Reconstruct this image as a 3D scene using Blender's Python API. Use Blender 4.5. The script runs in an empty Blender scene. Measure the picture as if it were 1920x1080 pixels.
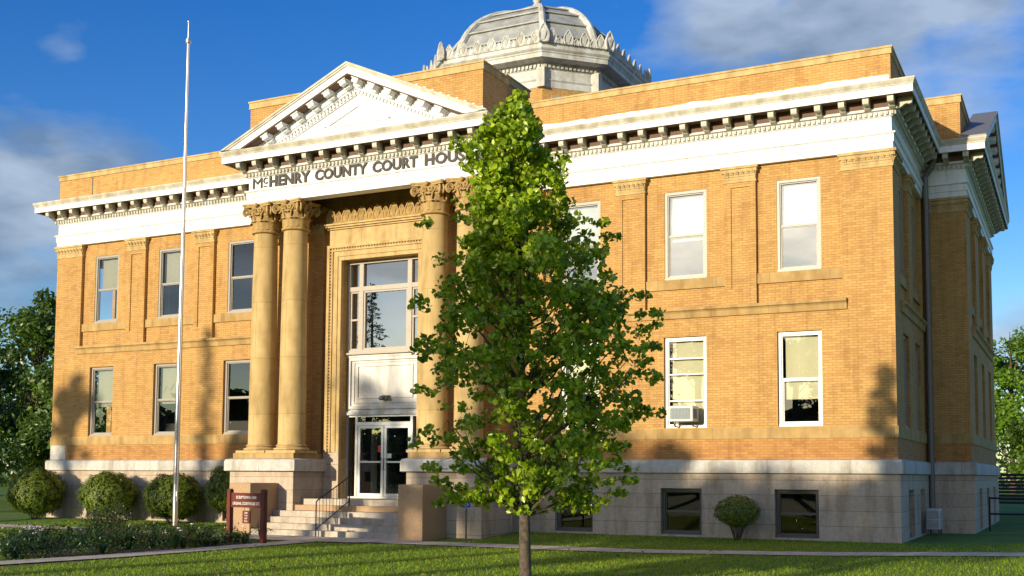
import bpy, math, random
import numpy as np
from mathutils import Vector, Matrix, noise
random.seed(7); RS = np.random.RandomState(11)
sin, cos, pi = math.sin, math.cos, math.pi
R = math.radians
col = bpy.context.scene.collection
sc = bpy.context.scene

# ---------------------------------------------------------------- camera
cd = bpy.data.cameras.new('camera'); cam = bpy.data.objects.new('camera', cd); col.objects.link(cam)
YAW, PIT, ROL = .467, .0733, -.0057
fw = Vector((-sin(YAW)*cos(PIT), cos(YAW)*cos(PIT), sin(PIT)))
r0 = Vector((cos(YAW), sin(YAW), 0)); u0 = r0.cross(fw)
rt = r0*cos(ROL)-u0*sin(ROL); up = r0*sin(ROL)+u0*cos(ROL)
M = Matrix((rt, up, -fw)).transposed().to_4x4(); M.translation = Vector((18.794, -29.518, 1.64))
cam.matrix_world = M
cd.sensor_width = 36; cd.lens = 36*2121.57/1920; cd.shift_x = .0044; cd.shift_y = .1012
cd.clip_end = 2000; cd.clip_start = .1
sc.camera = cam

# ---------------------------------------------------------------- sun, sky, exposure
AZ, EL = R(14), R(10)
S = Vector((-sin(AZ)*cos(EL), -cos(AZ)*cos(EL), sin(EL)))
sl = bpy.data.lights.new('sun', 'SUN'); sl.energy = 4.3; sl.angle = R(.5); sl.color = (1, .86, .62)
so = bpy.data.objects.new('sun', sl); col.objects.link(so); so.rotation_euler = S.to_track_quat('Z', 'Y').to_euler()
so.location = (-10, -60, 30)
w = bpy.data.worlds.new('World'); sc.world = w; w.use_nodes = True
nt = w.node_tree; N = nt.nodes; L = nt.links; N.clear()
def nd(t, **k):
    n = N.new(t)
    for a, b in k.items(): setattr(n, a, b)
    return n
out = nd('ShaderNodeOutputWorld'); bg = nd('ShaderNodeBackground'); bg.inputs[1].default_value = .15
sky = nd('ShaderNodeTexSky', sky_type='NISHITA', sun_disc=False, sun_elevation=EL, sun_rotation=pi+AZ, altitude=400, air_density=1.0, dust_density=.6, ozone_density=2.5)
hs = nd('ShaderNodeHueSaturation'); hs.inputs['Saturation'].default_value = 1.37; hs.inputs['Value'].default_value = 1.02; hs.inputs['Hue'].default_value = .521
L.new(sky.outputs[0], hs.inputs['Color'])
tc = nd('ShaderNodeTexCoord')
def vm(op, a, b=None):
    n = nd('ShaderNodeVectorMath', operation=op)
    L.new(a, n.inputs[0])
    if b is not None:
        if hasattr(b, 'is_linked'): L.new(b, n.inputs[1])
        else: n.inputs[1].default_value = b
    return n
def mt(op, a, b=None, clamp=False):
    n = nd('ShaderNodeMath', operation=op, use_clamp=clamp)
    for i, x in enumerate((a, b)):
        if x is None: continue
        if hasattr(x, 'is_linked'): L.new(x, n.inputs[i])
        else: n.inputs[i].default_value = x
    return n.outputs[0]
D = vm('NORMALIZE', tc.outputs['Generated']).outputs[0]
mp = nd('ShaderNodeMapping'); mp.inputs['Scale'].default_value = (1, 1, 2.4); L.new(D, mp.inputs[0])
n1 = nd('ShaderNodeTexNoise'); n1.inputs['Scale'].default_value = 4.2; n1.inputs['Detail'].default_value = 7; n1.inputs['Roughness'].default_value = .55; L.new(mp.outputs[0], n1.inputs[0])
n2 = nd('ShaderNodeTexNoise'); n2.inputs['Scale'].default_value = 7; n2.inputs['Detail'].default_value = 5; L.new(mp.outputs[0], n2.inputs[0])
def pix(u, v):
    d = rt*((u-960+8.43)/2121.57) + up*(-(v-540-194.34)/2121.57) + fw
    return d.normalized()
# cloud banks (Vector ones unseen, added to brighten the facade): direction, cosine radius, weight
banks = [(pix(30, 400), .13, .95), (pix(190, 350), .08, .7), (pix(130, 90), .05, .55), (pix(270, 115), .05, .5), (pix(30, 240), .04, .5), (pix(1350, 60), .12, .9), (pix(1600, 70), .13, .95), (pix(1850, 40), .12, .85), (pix(1150, 10), .08, .6), (pix(1760, 140), .08, .55),
         (pix(1910, 650), .06, .8), (Vector((-.35, -1, .33)).normalized(), .4, 1.1), (Vector((-.05, -1, .16)).normalized(), .3, .8), (Vector((.6, -1, .5)).normalized(), .6, 1.0), (Vector((.9, -.5, .25)).normalized(), .4, .9), (Vector((-.3, -.6, .9)).normalized(), .5, .8), (Vector((-.9, -.9, .35)).normalized(), .25, .8), (Vector((-1, -.5, .2)).normalized(), .2, .7)]
acc = None
for c, r, wt in banks:
    d = vm('DISTANCE', D, tuple(c)).outputs['Value']
    m = mt('SUBTRACT', 1, mt('DIVIDE', d, r), clamp=True)
    m = mt('MULTIPLY', mt('POWER', m, .6), wt)
    acc = m if acc is None else mt('MAXIMUM', acc, m)
dens = mt('ADD', mt('MULTIPLY', acc, 1.0), mt('MULTIPLY', mt('SUBTRACT', n1.outputs[0], .5), 2.2))
mask = mt('MULTIPLY', mt('SUBTRACT', dens, .34), 2.4, clamp=True)
mask = mt('MULTIPLY', mask, mt('GREATER_THAN', acc, .001))
mask = mt('MULTIPLY', mask, mt('MULTIPLY', acc, 1.5, clamp=True))
cr = nd('ShaderNodeValToRGB'); cr.color_ramp.elements[0].position = .4; cr.color_ramp.elements[0].color = (.95, 1.35, 1.9, 1)
cr.color_ramp.elements[1].position = .6; cr.color_ramp.elements[1].color = (2.3, 2.8, 3.5, 1)
L.new(n2.outputs[0], cr.inputs[0])
dS = vm('DISTANCE', D, tuple(S)).outputs['Value']
glow = mt('ADD', 1, mt('MULTIPLY', mt('POWER', mt('SUBTRACT', 1, mt('DIVIDE', dS, .9), clamp=True), 2), 4.5))
gm = vm('SCALE', cr.outputs[0]); L.new(glow, gm.inputs['Scale'])
mx = nd('ShaderNodeMix', data_type='RGBA'); L.new(mt('MULTIPLY', mask, .9), mx.inputs[0]); L.new(hs.outputs[0], mx.inputs[6]); wf = mt('SUBTRACT', 1, mt('DIVIDE', dS, 1.5), clamp=True); wc = nd('ShaderNodeMix', data_type='RGBA'); L.new(wf, wc.inputs[0]); wc.inputs[6].default_value = (1, 1, 1, 1); wc.inputs[7].default_value = (1.45, 1.05, .68, 1)
wm = vm('MULTIPLY', gm.outputs[0], wc.outputs[2]); L.new(wm.outputs[0], mx.inputs[7])
L.new(mx.outputs[2], bg.inputs[0]); L.new(bg.outputs[0], out.inputs[0])
sc.view_settings.view_transform = 'Standard'; sc.view_settings.look = 'None'; sc.view_settings.exposure = .42; sc.view_settings.gamma = 1

# ---------------------------------------------------------------- materials
def new_mat(name):
    m = bpy.data.materials.new(name); m.use_nodes = True
    t = m.node_tree; b = t.nodes['Principled BSDF']
    return m, t, b
def nz(t, scale, detail=4, vec=None, rough=.55):
    n = t.nodes.new('ShaderNodeTexNoise'); n.inputs['Scale'].default_value = scale; n.inputs['Detail'].default_value = detail; n.inputs['Roughness'].default_value = rough
    if vec is None:
        g = t.nodes.new('ShaderNodeTexCoord'); vec = g.outputs['Object']
    t.links.new(vec, n.inputs['Vector']); return n
def ramp(t, f, stops):
    r = t.nodes.new('ShaderNodeValToRGB'); e = r.color_ramp.elements
    while len(e) < len(stops): e.new(.5)
    for i, (p, c) in enumerate(stops): e[i].position = p; e[i].color = (*c, 1)
    t.links.new(f, r.inputs[0]); return r.outputs[0]
def bump(t, b, h, s=.3, d=.02):
    n = t.nodes.new('ShaderNodeBump'); n.inputs['Strength'].default_value = s; n.inputs['Distance'].default_value = d
    t.links.new(h, n.inputs['Height']); t.links.new(n.outputs[0], b.inputs['Normal'])
def mixc(t, f, a, b, mode='MIX'):
    m = t.nodes.new('ShaderNodeMix'); m.data_type = 'RGBA'; m.blend_type = mode
    for i, x in ((0, f), (6, a), (7, b)):
        if hasattr(x, 'is_linked'): t.links.new(x, m.inputs[i])
        else: m.inputs[i].default_value = x if i == 0 else (*x, 1)
    return m.outputs[2]
def wallvec(t, bw=False):
    """(horizontal run, height) on walls facing any way"""
    g = t.nodes.new('ShaderNodeNewGeometry'); c = t.nodes.new('ShaderNodeTexCoord')
    s = t.nodes.new('ShaderNodeSeparateXYZ'); t.links.new(c.outputs['Object'], s.inputs[0])
    n = t.nodes.new('ShaderNodeSeparateXYZ'); t.links.new(g.outputs['True Normal'], n.inputs[0])
    ab = t.nodes.new('ShaderNodeMath'); ab.operation = 'ABSOLUTE'; t.links.new(n.outputs[0], ab.inputs[0])
    gt = t.nodes.new('ShaderNodeMath'); gt.operation = 'GREATER_THAN'; t.links.new(ab.outputs[0], gt.inputs[0]); gt.inputs[1].default_value = .6
    m = t.nodes.new('ShaderNodeMix'); t.links.new(gt.outputs[0], m.inputs[0]); t.links.new(s.outputs[0], m.inputs[2]); t.links.new(s.outputs[1], m.inputs[3])
    cb = t.nodes.new('ShaderNodeCombineXYZ'); t.links.new(m.outputs[0], cb.inputs[0]); t.links.new(s.outputs[2], cb.inputs[1])
    return cb.outputs[0]
def brick_mat(name, c1, c2, mortar, bw=.21, rh=.069, ms=.006, var=.17):
    m, t, b = new_mat(name); v = wallvec(t)
    k = t.nodes.new('ShaderNodeTexBrick'); t.links.new(v, k.inputs[0])
    k.inputs['Color1'].default_value = (*c1, 1); k.inputs['Color2'].default_value = (*c2, 1); k.inputs['Mortar'].default_value = (*mortar, 1)
    k.inputs['Scale'].default_value = 1; k.inputs['Brick Width'].default_value = bw; k.inputs['Row Height'].default_value = rh
    k.inputs['Mortar Size'].default_value = ms; k.inputs['Mortar Smooth'].default_value = .2; k.inputs['Bias'].default_value = -.1
    a = nz(t, .55, 7, v, .65); c = mixc(t, 1, k.outputs[0], ramp(t, a.outputs[0], [(.3, (1-var, 1-var*1.15, 1-var*1.2)), (.62, (1, 1, 1))]), 'MULTIPLY')
    k2 = t.nodes.new('ShaderNodeTexBrick'); t.links.new(v, k2.inputs[0]); k2.inputs['Scale'].default_value = 1; k2.inputs['Brick Width'].default_value = bw; k2.inputs['Row Height'].default_value = rh; k2.inputs['Mortar Size'].default_value = 0; k2.inputs['Bias'].default_value = -.72
    k2.inputs['Color1'].default_value = (1, 1, 1, 1); k2.inputs['Color2'].default_value = (.78, .70, .6, 1); c = mixc(t, 1, c, k2.outputs[0], 'MULTIPLY')
    mpn = t.nodes.new('ShaderNodeMapping'); mpn.inputs['Scale'].default_value = (3, .35, 1); t.links.new(v, mpn.inputs[0])
    a2 = nz(t, 1.6, 6, mpn.outputs[0]); c = mixc(t, 1, c, ramp(t, a2.outputs[0], [(.34, (.84, .81, .78)), (.5, (1, 1, 1))]), 'MULTIPLY')
    t.links.new(c, b.inputs['Base Color']); b.inputs['Roughness'].default_value = .85
    bump(t, b, k.outputs['Fac'], -.5, .006); return m
def stone_mat(name, c1, c2, scale=6, rough=.85, bs=.25, joints=None, stain=True):
    m, t, b = new_mat(name); a = nz(t, scale, 8); c = ramp(t, a.outputs[0], [(.3, c1), (.7, c2)])
    if joints:
        v = wallvec(t); k = t.nodes.new('ShaderNodeTexBrick'); t.links.new(v, k.inputs[0]); k.inputs['Scale'].default_value = 1
        k.inputs['Color1'].default_value = (1, 1, 1, 1); k.inputs['Color2'].default_value = (.88, .87, .86, 1); k.inputs['Mortar'].default_value = (.42, .4, .38, 1)
        k.inputs['Brick Width'].default_value, k.inputs['Row Height'].default_value, k.inputs['Mortar Size'].default_value = joints
        k.inputs['Mortar Smooth'].default_value = .1
        c = mixc(t, 1, c, k.outputs[0], 'MULTIPLY')
    if stain:
        g = t.nodes.new('ShaderNodeTexCoord'); mpn = t.nodes.new('ShaderNodeMapping'); mpn.inputs['Scale'].default_value = (2.2, 2.2, .45); t.links.new(g.outputs['Object'], mpn.inputs[0])
        a2 = nz(t, 1.5, 6, mpn.outputs[0]); c = mixc(t, 1, c, ramp(t, a2.outputs[0], [(.33, (.72, .68, .62)), (.55, (1, 1, 1))]), 'MULTIPLY')
    t.links.new(c, b.inputs['Base Color']); b.inputs['Roughness'].default_value = rough
    f = nz(t, 40, 4); bump(t, b, f.outputs[0], bs, .01); return m
def plain(name, c, rough=.5, metal=0, var=.12, scale=8, bs=0):
    m, t, b = new_mat(name); a = nz(t, scale, 5)
    cc = ramp(t, a.outputs[0], [(.3, tuple(x*(1-var) for x in c)), (.65, c)])
    t.links.new(cc, b.inputs['Base Color']); b.inputs['Roughness'].default_value = rough; b.inputs['Metallic'].default_value = metal
    if bs: bump(t, b, nz(t, 30, 4).outputs[0], bs, .01)
    return m
BRICK = brick_mat('golden_brick', (.572, .350, .115), (.492, .275, .085), (.385, .208, .070), ms=.009)
BRICKR = brick_mat('orange_brick', (.52, .275, .085), (.44, .205, .06), (.33, .165, .06))
TAN = stone_mat('tan_sandstone', (.47, .33, .145), (.60, .435, .20), 5)
TANJ = stone_mat('tan_sandstone_coursed', (.42, .27, .10), (.52, .35, .14), 4, joints=(1.55, 9, .004))
COLM = stone_mat('column_sandstone', (.50, .355, .145), (.62, .445, .20), 2.2, joints=(50, 1.72, .005))
CARV = stone_mat('carved_sandstone', (.36, .24, .09), (.52, .35, .14), 9, bs=.5)
GREY = stone_mat('grey_limestone', (.48, .39, .30), (.60, .49, .385), 12, joints=(40, .385, .006))
BAND = stone_mat('pale_limestone', (.50, .48, .44), (.62, .60, .55), 8, joints=(2.1, 7, .006))
GRAN = stone_mat('brown_granite', (.24, .13, .065), (.58, .38, .20), 60, .5, .1, stain=False)
CONC = stone_mat('worn_concrete', (.42, .36, .29), (.56, .50, .41), 9, bs=.4)
PATHM = stone_mat('path_concrete', (.52, .46, .37), (.70, .62, .50), 3, bs=.4, stain=True)
def paint_mat():
    m, t, b = new_mat('white_paint'); a = nz(t, 3, 8)
    c = ramp(t, a.outputs[0], [(.25, (.68, .67, .65)), (.5, (.80, .81, .82))])
    g = t.nodes.new('ShaderNodeTexCoord'); mpn = t.nodes.new('ShaderNodeMapping'); mpn.inputs['Scale'].default_value = (5, 5, .8); t.links.new(g.outputs['Object'], mpn.inputs[0])
    a2 = nz(t, 2, 6, mpn.outputs[0]); c = mixc(t, 1, c, ramp(t, a2.outputs[0], [(.3, (.80, .77, .71)), (.48, (1, 1, 1))]), 'MULTIPLY')
    t.links.new(c, b.inputs['Base Color']); b.inputs['Roughness'].default_value = .55; bump(t, b, a.outputs[0], .1, .01); return m
WHITE = paint_mat()
def dome_mat():
    m, t, b = new_mat('weathered_dome_metal'); a = nz(t, 2.5, 8)
    c = ramp(t, a.outputs[0], [(.3, (.25, .265, .27)), (.62, (.40, .42, .42))])
    t.links.new(c, b.inputs['Base Color']); b.inputs['Roughness'].default_value = .6; b.inputs['Metallic'].default_value = .15; bump(t, b, a.outputs[0], .2, .02); return m
DOME = dome_mat()
CREAM = stone_mat('weathered_cream_paint', (.46, .43, .35), (.64, .61, .52), 4, .6, .1)
DOMEW = stone_mat('dome_trim_paint', (.42, .43, .42), (.62, .635, .63), 5, .6, .1)
FRG = plain('greige_frame_paint', (.36, .33, .29), .45)
PANEL = stone_mat('grey_white_panel_paint', (.50, .50, .49), (.66, .66, .65), 2, .45, .1)
FRW = plain('white_frame_paint', (.74, .73, .70), .4)
FRB = plain('wood_frame_paint', (.42, .37, .31), .5)
FRD = plain('dark_frame_paint', (.10, .09, .08), .5)
ALU = plain('bright_aluminium', (.72, .72, .72), .32, .6)
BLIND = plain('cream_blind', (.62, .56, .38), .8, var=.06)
BLINDD = plain('dimmed_cream_blind', (.36, .33, .24), .8, var=.08)  # cream blind darkened in its colour for the dimming behind glass
SHADE = plain('white_roller_shade', (.78, .78, .76), .7, var=.03)
DARK = plain('dark_void', (.012, .011, .01), .9)  # near-black for backing sheets that stand in for unlit interiors
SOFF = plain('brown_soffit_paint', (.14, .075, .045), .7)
BLK = plain('black_iron', (.012, .012, .013), .4, .3)
LETM = plain('dark_letter_metal', (.035, .026, .022), .6)
REDW = plain('red_brown_wood', (.17, .030, .016), .45, var=.35, scale=5, bs=.2)
SIGNW = plain('cream_sign_lettering', (.85, .82, .76), .6, var=.02)
ROOFM = plain('grey_roof_metal', (.22, .21, .20), .5, .2)
PIPE = plain('galvanised_downspout', (.20, .19, .18), .45, .5)
POLEM = plain('brushed_pole_metal', (.62, .57, .56), .3, .85, var=.1)
ACM = plain('ac_casing', (.62, .62, .60), .45); ACG = plain('ac_grille', (.20, .24, .26), .5)
BLUE = plain('blue_sign_paint', (.02, .10, .42), .4)
BARK = stone_mat('smooth_bark', (.045, .034, .026), (.15, .115, .08), 14, .9, .8, stain=False)
BARKD = stone_mat('dark_bark', (.05, .037, .028), (.11, .085, .06), 10, .95, .8, stain=False)
def glass_mat(name, base, add, r=.0, tint=(.9, .95, .95)):
    m, t, b = new_mat(name); t.nodes.remove(b)
    o = t.nodes['Material Output']; f = t.nodes.new('ShaderNodeFresnel'); f.inputs[0].default_value = 1.5
    mu = t.nodes.new('ShaderNodeMath'); mu.operation = 'MULTIPLY_ADD'; mu.inputs[1].default_value = add; mu.inputs[2].default_value = base; mu.use_clamp = True
    t.links.new(f.outputs[0], mu.inputs[0])
    g = t.nodes.new('ShaderNodeBsdfGlossy'); g.inputs['Roughness'].default_value = r
    tr = t.nodes.new('ShaderNodeBsdfTransparent'); tr.inputs[0].default_value = (*tint, 1)
    x = t.nodes.new('ShaderNodeMixShader'); t.links.new(mu.outputs[0], x.inputs[0]); t.links.new(tr.outputs[0], x.inputs[1]); t.links.new(g.outputs[0], x.inputs[2])
    a = nz(t, .9, 0); bn = t.nodes.new('ShaderNodeBump'); bn.inputs['Strength'].default_value = .15; bn.inputs['Distance'].default_value = .012; t.links.new(a.outputs[0], bn.inputs['Height']); t.links.new(bn.outputs[0], g.inputs['Normal'])
    t.links.new(x.outputs[0], o.inputs[0]); return m
GLASS = glass_mat('window_glass', .06, 2.0)
GLASSB = glass_mat('basement_window_glass', .02, .9, tint=(.5, .5, .5))
GLASS2 = glass_mat('upper_window_glass', .3, 3.0)
def leaf_mat(name, ca, cb, cc, trans=.35, gloss=.35):
    m, t, b = new_mat(name); g = t.nodes.new('ShaderNodeNewGeometry')
    c = ramp(t, g.outputs['Random Per Island'], [(0, ca), (.55, cb), (1, cc)])
    t.links.new(c, b.inputs['Base Color']); b.inputs['Roughness'].default_value = gloss
    b.inputs['Specular IOR Level'].default_value = .5
    tl = t.nodes.new('ShaderNodeBsdfTranslucent'); hv = t.nodes.new('ShaderNodeHueSaturation'); hv.inputs['Value'].default_value = 1.6; hv.inputs['Hue'].default_value = .48
    t.links.new(c, hv.inputs['Color']); t.links.new(hv.outputs[0], tl.inputs[0])
    x = t.nodes.new('ShaderNodeMixShader'); x.inputs[0].default_value = trans
    t.links.new(b.outputs[0], x.inputs[1]); t.links.new(tl.outputs[0], x.inputs[2]); t.links.new(x.outputs[0], t.nodes['Material Output'].inputs[0]); return m
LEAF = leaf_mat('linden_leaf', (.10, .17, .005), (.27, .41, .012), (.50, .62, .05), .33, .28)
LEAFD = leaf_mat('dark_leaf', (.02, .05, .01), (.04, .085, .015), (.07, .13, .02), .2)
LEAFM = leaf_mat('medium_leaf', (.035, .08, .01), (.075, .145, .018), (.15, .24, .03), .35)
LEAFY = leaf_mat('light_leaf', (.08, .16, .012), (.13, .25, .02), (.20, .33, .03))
LEAFB = leaf_mat('clipped_yew_leaf', (.04, .085, .008), (.12, .19, .015), (.27, .31, .03), .3, .6)
LEAFP = leaf_mat('perennial_leaf', (.012, .04, .008), (.03, .085, .015), (.08, .14, .03), .3)
GRASSB = leaf_mat('grass_blade', (.11, .21, .004), (.21, .34, .008), (.38, .47, .02), .4, .6)
FLOW = plain('pale_petal', (.6, .55, .7), .6)
def grass_mat():
    m, t, b = new_mat('lawn'); a = nz(t, .5, 6); a2 = nz(t, 9, 8)
    c = ramp(t, a.outputs[0], [(.3, (.09, .18, .004)), (.55, (.14, .25, .007)), (.75, (.23, .30, .02))])
    c = mixc(t, .8, c, ramp(t, a2.outputs[0], [(.3, (.5, .55, .45)), (.7, (1.25, 1.2, 1.1))]), 'MULTIPLY')
    t.links.new(c, b.inputs['Base Color']); b.inputs['Roughness'].default_value = .9; bump(t, b, nz(t, 25, 8).outputs[0], .9, .06); return m
LAWN = grass_mat()

# ---------------------------------------------------------------- mesh tools
class MB:
    def __init__(s): s.v = []; s.f = []; s.m = []
    def add(s, vs, fs, m=0):
        o = len(s.v); s.v += [tuple(p) for p in vs]; s.f += [tuple(i+o for i in f) for f in fs]; s.m += [m]*len(fs); return s
    def box(s, x0, x1, y0, y1, z0, z1, m=0, F=None):
        p = [(x, y, z) for z in (z0, z1) for y in (y0, y1) for x in (x0, x1)]
        if F: p = [F(*q) for q in p]
        return s.add(p, [(0, 1, 3, 2), (4, 6, 7, 5), (0, 4, 5, 1), (2, 3, 7, 6), (0, 2, 6, 4), (1, 5, 7, 3)], m)
    def prism(s, poly, d0, d1, F, m=0, caps=True):
        n = len(poly); p = [F(u, d, z) for d in (d0, d1) for u, z in poly]
        fs = [(i, (i+1) % n, n+(i+1) % n, n+i) for i in range(n)]
        if caps: fs += [tuple(range(n)), tuple(range(2*n-1, n-1, -1))]
        return s.add(p, fs, m)
    def tube(s, pts, r, n=8, m=0, cap=True):
        pts = [Vector(p) for p in pts]; rs = r if isinstance(r, (list, tuple)) else [r]*len(pts); vs = []; fs = []
        X = None
        for i, p in enumerate(pts):
            t = (pts[min(i+1, len(pts)-1)]-pts[max(i-1, 0)]).normalized()
            if X is None: X = t.orthogonal().normalized()
            else: X = (X-t*X.dot(t)).normalized()
            Y = t.cross(X)
            vs += [p+X*(rs[i]*cos(2*pi*k/n))+Y*(rs[i]*sin(2*pi*k/n)) for k in range(n)]
        for i in range(len(pts)-1): fs += [(i*n+k, i*n+(k+1) % n, (i+1)*n+(k+1) % n, (i+1)*n+k) for k in range(n)]
        if cap: fs += [tuple(range(n)), tuple(range(len(vs)-1, len(vs)-n-1, -1))]
        return s.add(vs, fs, m)
    def lathe(s, cx, cy, prof, n=32, m=0, cap=True):
        vs = [(cx+r*cos(2*pi*k/n), cy+r*sin(2*pi*k/n), z) for r, z in prof for k in range(n)]
        fs = [(i*n+k, i*n+(k+1) % n, (i+1)*n+(k+1) % n, (i+1)*n+k) for i in range(len(prof)-1) for k in range(n)]
        if cap: fs += [tuple(range(n)), tuple(range(len(vs)-1, len(vs)-n-1, -1))]
        return s.add(vs, fs, m)
    def ball(s, c, r, n=8, m=0, sz=1):
        c = Vector(c); pr = []
        for i in range(1, n): a = pi*i/n; pr.append((r*sin(a), c.z-r*sz*cos(a)))
        return s.lathe(c.x, c.y, pr, n*2, m)
    def build(s, name, mats, parent=None, smooth=False, loc=None):
        me = bpy.data.meshes.new(name); me.from_pydata(s.v, [], s.f)
        mats = mats if isinstance(mats, (list, tuple)) else [mats]
        for x in mats: me.materials.append(x)
        if len(mats) > 1: me.polygons.foreach_set('material_index', s.m)
        me.validate()
        if smooth:
            me.polygons.foreach_set('use_smooth', [True]*len(me.polygons)); me.set_sharp_from_angle(angle=R(40))
        me.update()
        o = bpy.data.objects.new(name, me); col.objects.link(o)
        if parent: o.parent = parent
        if loc: o.location = loc
        return o
def tag(o, label=None, cat=None, group=None, kind=None):
    if label: o['label'] = label
    if cat: o['category'] = cat
    if group: o['group'] = group
    if kind: o['kind'] = kind
    return o
def empty(name, loc, label, cat, group=None, rz=0):
    o = bpy.data.objects.new(name, None); col.objects.link(o); o.location = loc; o.rotation_euler.z = rz; o.empty_display_size = .3
    return tag(o, label, cat, group)
def copy_tree(o, parent=None):
    c = o.copy(); col.objects.link(c)
    if parent: c.parent = parent
    for ch in [k for k in kids.get(o.name, [])]: copy_tree(ch, c)
    return c
kids = {}
def ss(a, b, x):
    t = min(1, max(0, (x-a)/(b-a))); return t*t*(3-2*t)
def GZ(x, y):
    """ground height"""
    dx = max(abs(x)-14.9, 0); dy = max(-y-.3, 0) if y < 11 else max(y-23, 0)
    near = 1-ss(0, 3.2, math.hypot(dx, dy))
    g = -.13+.06*ss(9, 13, x)+.17*ss(12, 19, x)*(1-ss(5, 14, -y))+.05*ss(-2, -10, x)
    if y < -6: g -= .0
    return g*(1-near)+0.0*near

FR = lambda y0=0: (lambda u, d, z: (u, y0-d, z))
SD = lambda x0=14.79: (lambda u, d, z: (x0+d, u, z))
SDL = lambda x0=-14.79: (lambda u, d, z: (x0-d, u, z))
def wall(mb, F, u0, u1, z0, z1, holes=(), d=0, reveal=.2, m=0, mr=None):
    us = sorted({u0, u1, *[h[0] for h in holes], *[h[1] for h in holes]}); us = [u for u in us if u0 <= u <= u1]
    zs = sorted({z0, z1, *[h[2] for h in holes], *[h[3] for h in holes]}); zs = [z for z in zs if z0 <= z <= z1]
    for a, b in zip(us, us[1:]):
        for c, e in zip(zs, zs[1:]):
            mu, mz = (a+b)/2, (c+e)/2
            if any(h[0] < mu < h[1] and h[2] < mz < h[3] for h in holes): continue
            mb.add([F(a, d, c), F(b, d, c), F(b, d, e), F(a, d, e)], [(0, 1, 2, 3)], m)
    for h in holes:
        a, b, c, e = h[:4]; rv = h[4] if len(h) > 4 else reveal
        p = [(a, c), (b, c), (b, e), (a, e)]
        for i in range(4):
            (x1, y1), (x2, y2) = p[i], p[(i+1) % 4]
            if y1 == y2 and ((y1 == z0) or (y1 == z1)): continue
            mb.add([F(x1, d, y1), F(x2, d, y2), F(x2, d-rv, y2), F(x1, d-rv, y1)], [(0, 1, 2, 3)], m if mr is None else mr)
        if len(h) > 5 and h[5]: mb.add([F(a, d-rv, c), F(b, d-rv, c), F(b, d-rv, e), F(a, d-rv, e)], [(0, 1, 2, 3)], m)
    return mb
def sweep(mb, path, prof, m=0, closed=True):
    """prof: closed list of (outset, z); path traversed with the outside on its right"""
    n = len(path); P = [Vector(p) for p in path]; rings = []
    def nr(a, b): d = (b-a).normalized(); return Vector((d.y, -d.x))
    for i, p in enumerate(P):
        if closed or 0 < i < n-1:
            n1, n2 = nr(P[i-1], p), nr(p, P[(i+1) % n]); b = (n1+n2); k = b/(1+n1.dot(n2))
        elif i == 0: k = nr(p, P[1])
        else: k = nr(P[i-1], p)
        rings.append([(p.x+k.x*o, p.y+k.y*o, z) for o, z in prof])
    q = len(prof); vs = [v for r in rings for v in r]; fs = []
    for i in range(n if closed else n-1):
        j = (i+1) % n
        fs += [(i*q+k, j*q+k, j*q+k+1, i*q+k+1) for k in range(q-1)]
    mb.add(vs, fs, m)
def along(path, closed=True):
    n = len(path)
    for i in range(n if closed else n-1):
        a, b = Vector(path[i]), Vector(path[(i+1) % n]); d = (b-a); l = d.length; d.normalize(); nrm = Vector((d.y, -d.x))
        yield a, d, nrm, l
def run_boxes(mb, path, pitch, wd, o0, o1, z0, z1, m=0, ext=0., fn=None, closed=True):
    for a, d, nrm, l in along(path, closed):
        L2 = l+2*ext
        k = max(1, round(L2/pitch)); st = L2/k
        for i in range(k):
            s = -ext+(i+.5)*st
            F = lambda u, dd, z, a=a, d=d, nrm=nrm: (a.x+d.x*u+nrm.x*dd, a.y+d.y*u+nrm.y*dd, z)
            if fn: fn(mb, F, s)
            else: mb.box(s-wd/2, s+wd/2, o0, o1, z0, z1, m, F)

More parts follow.
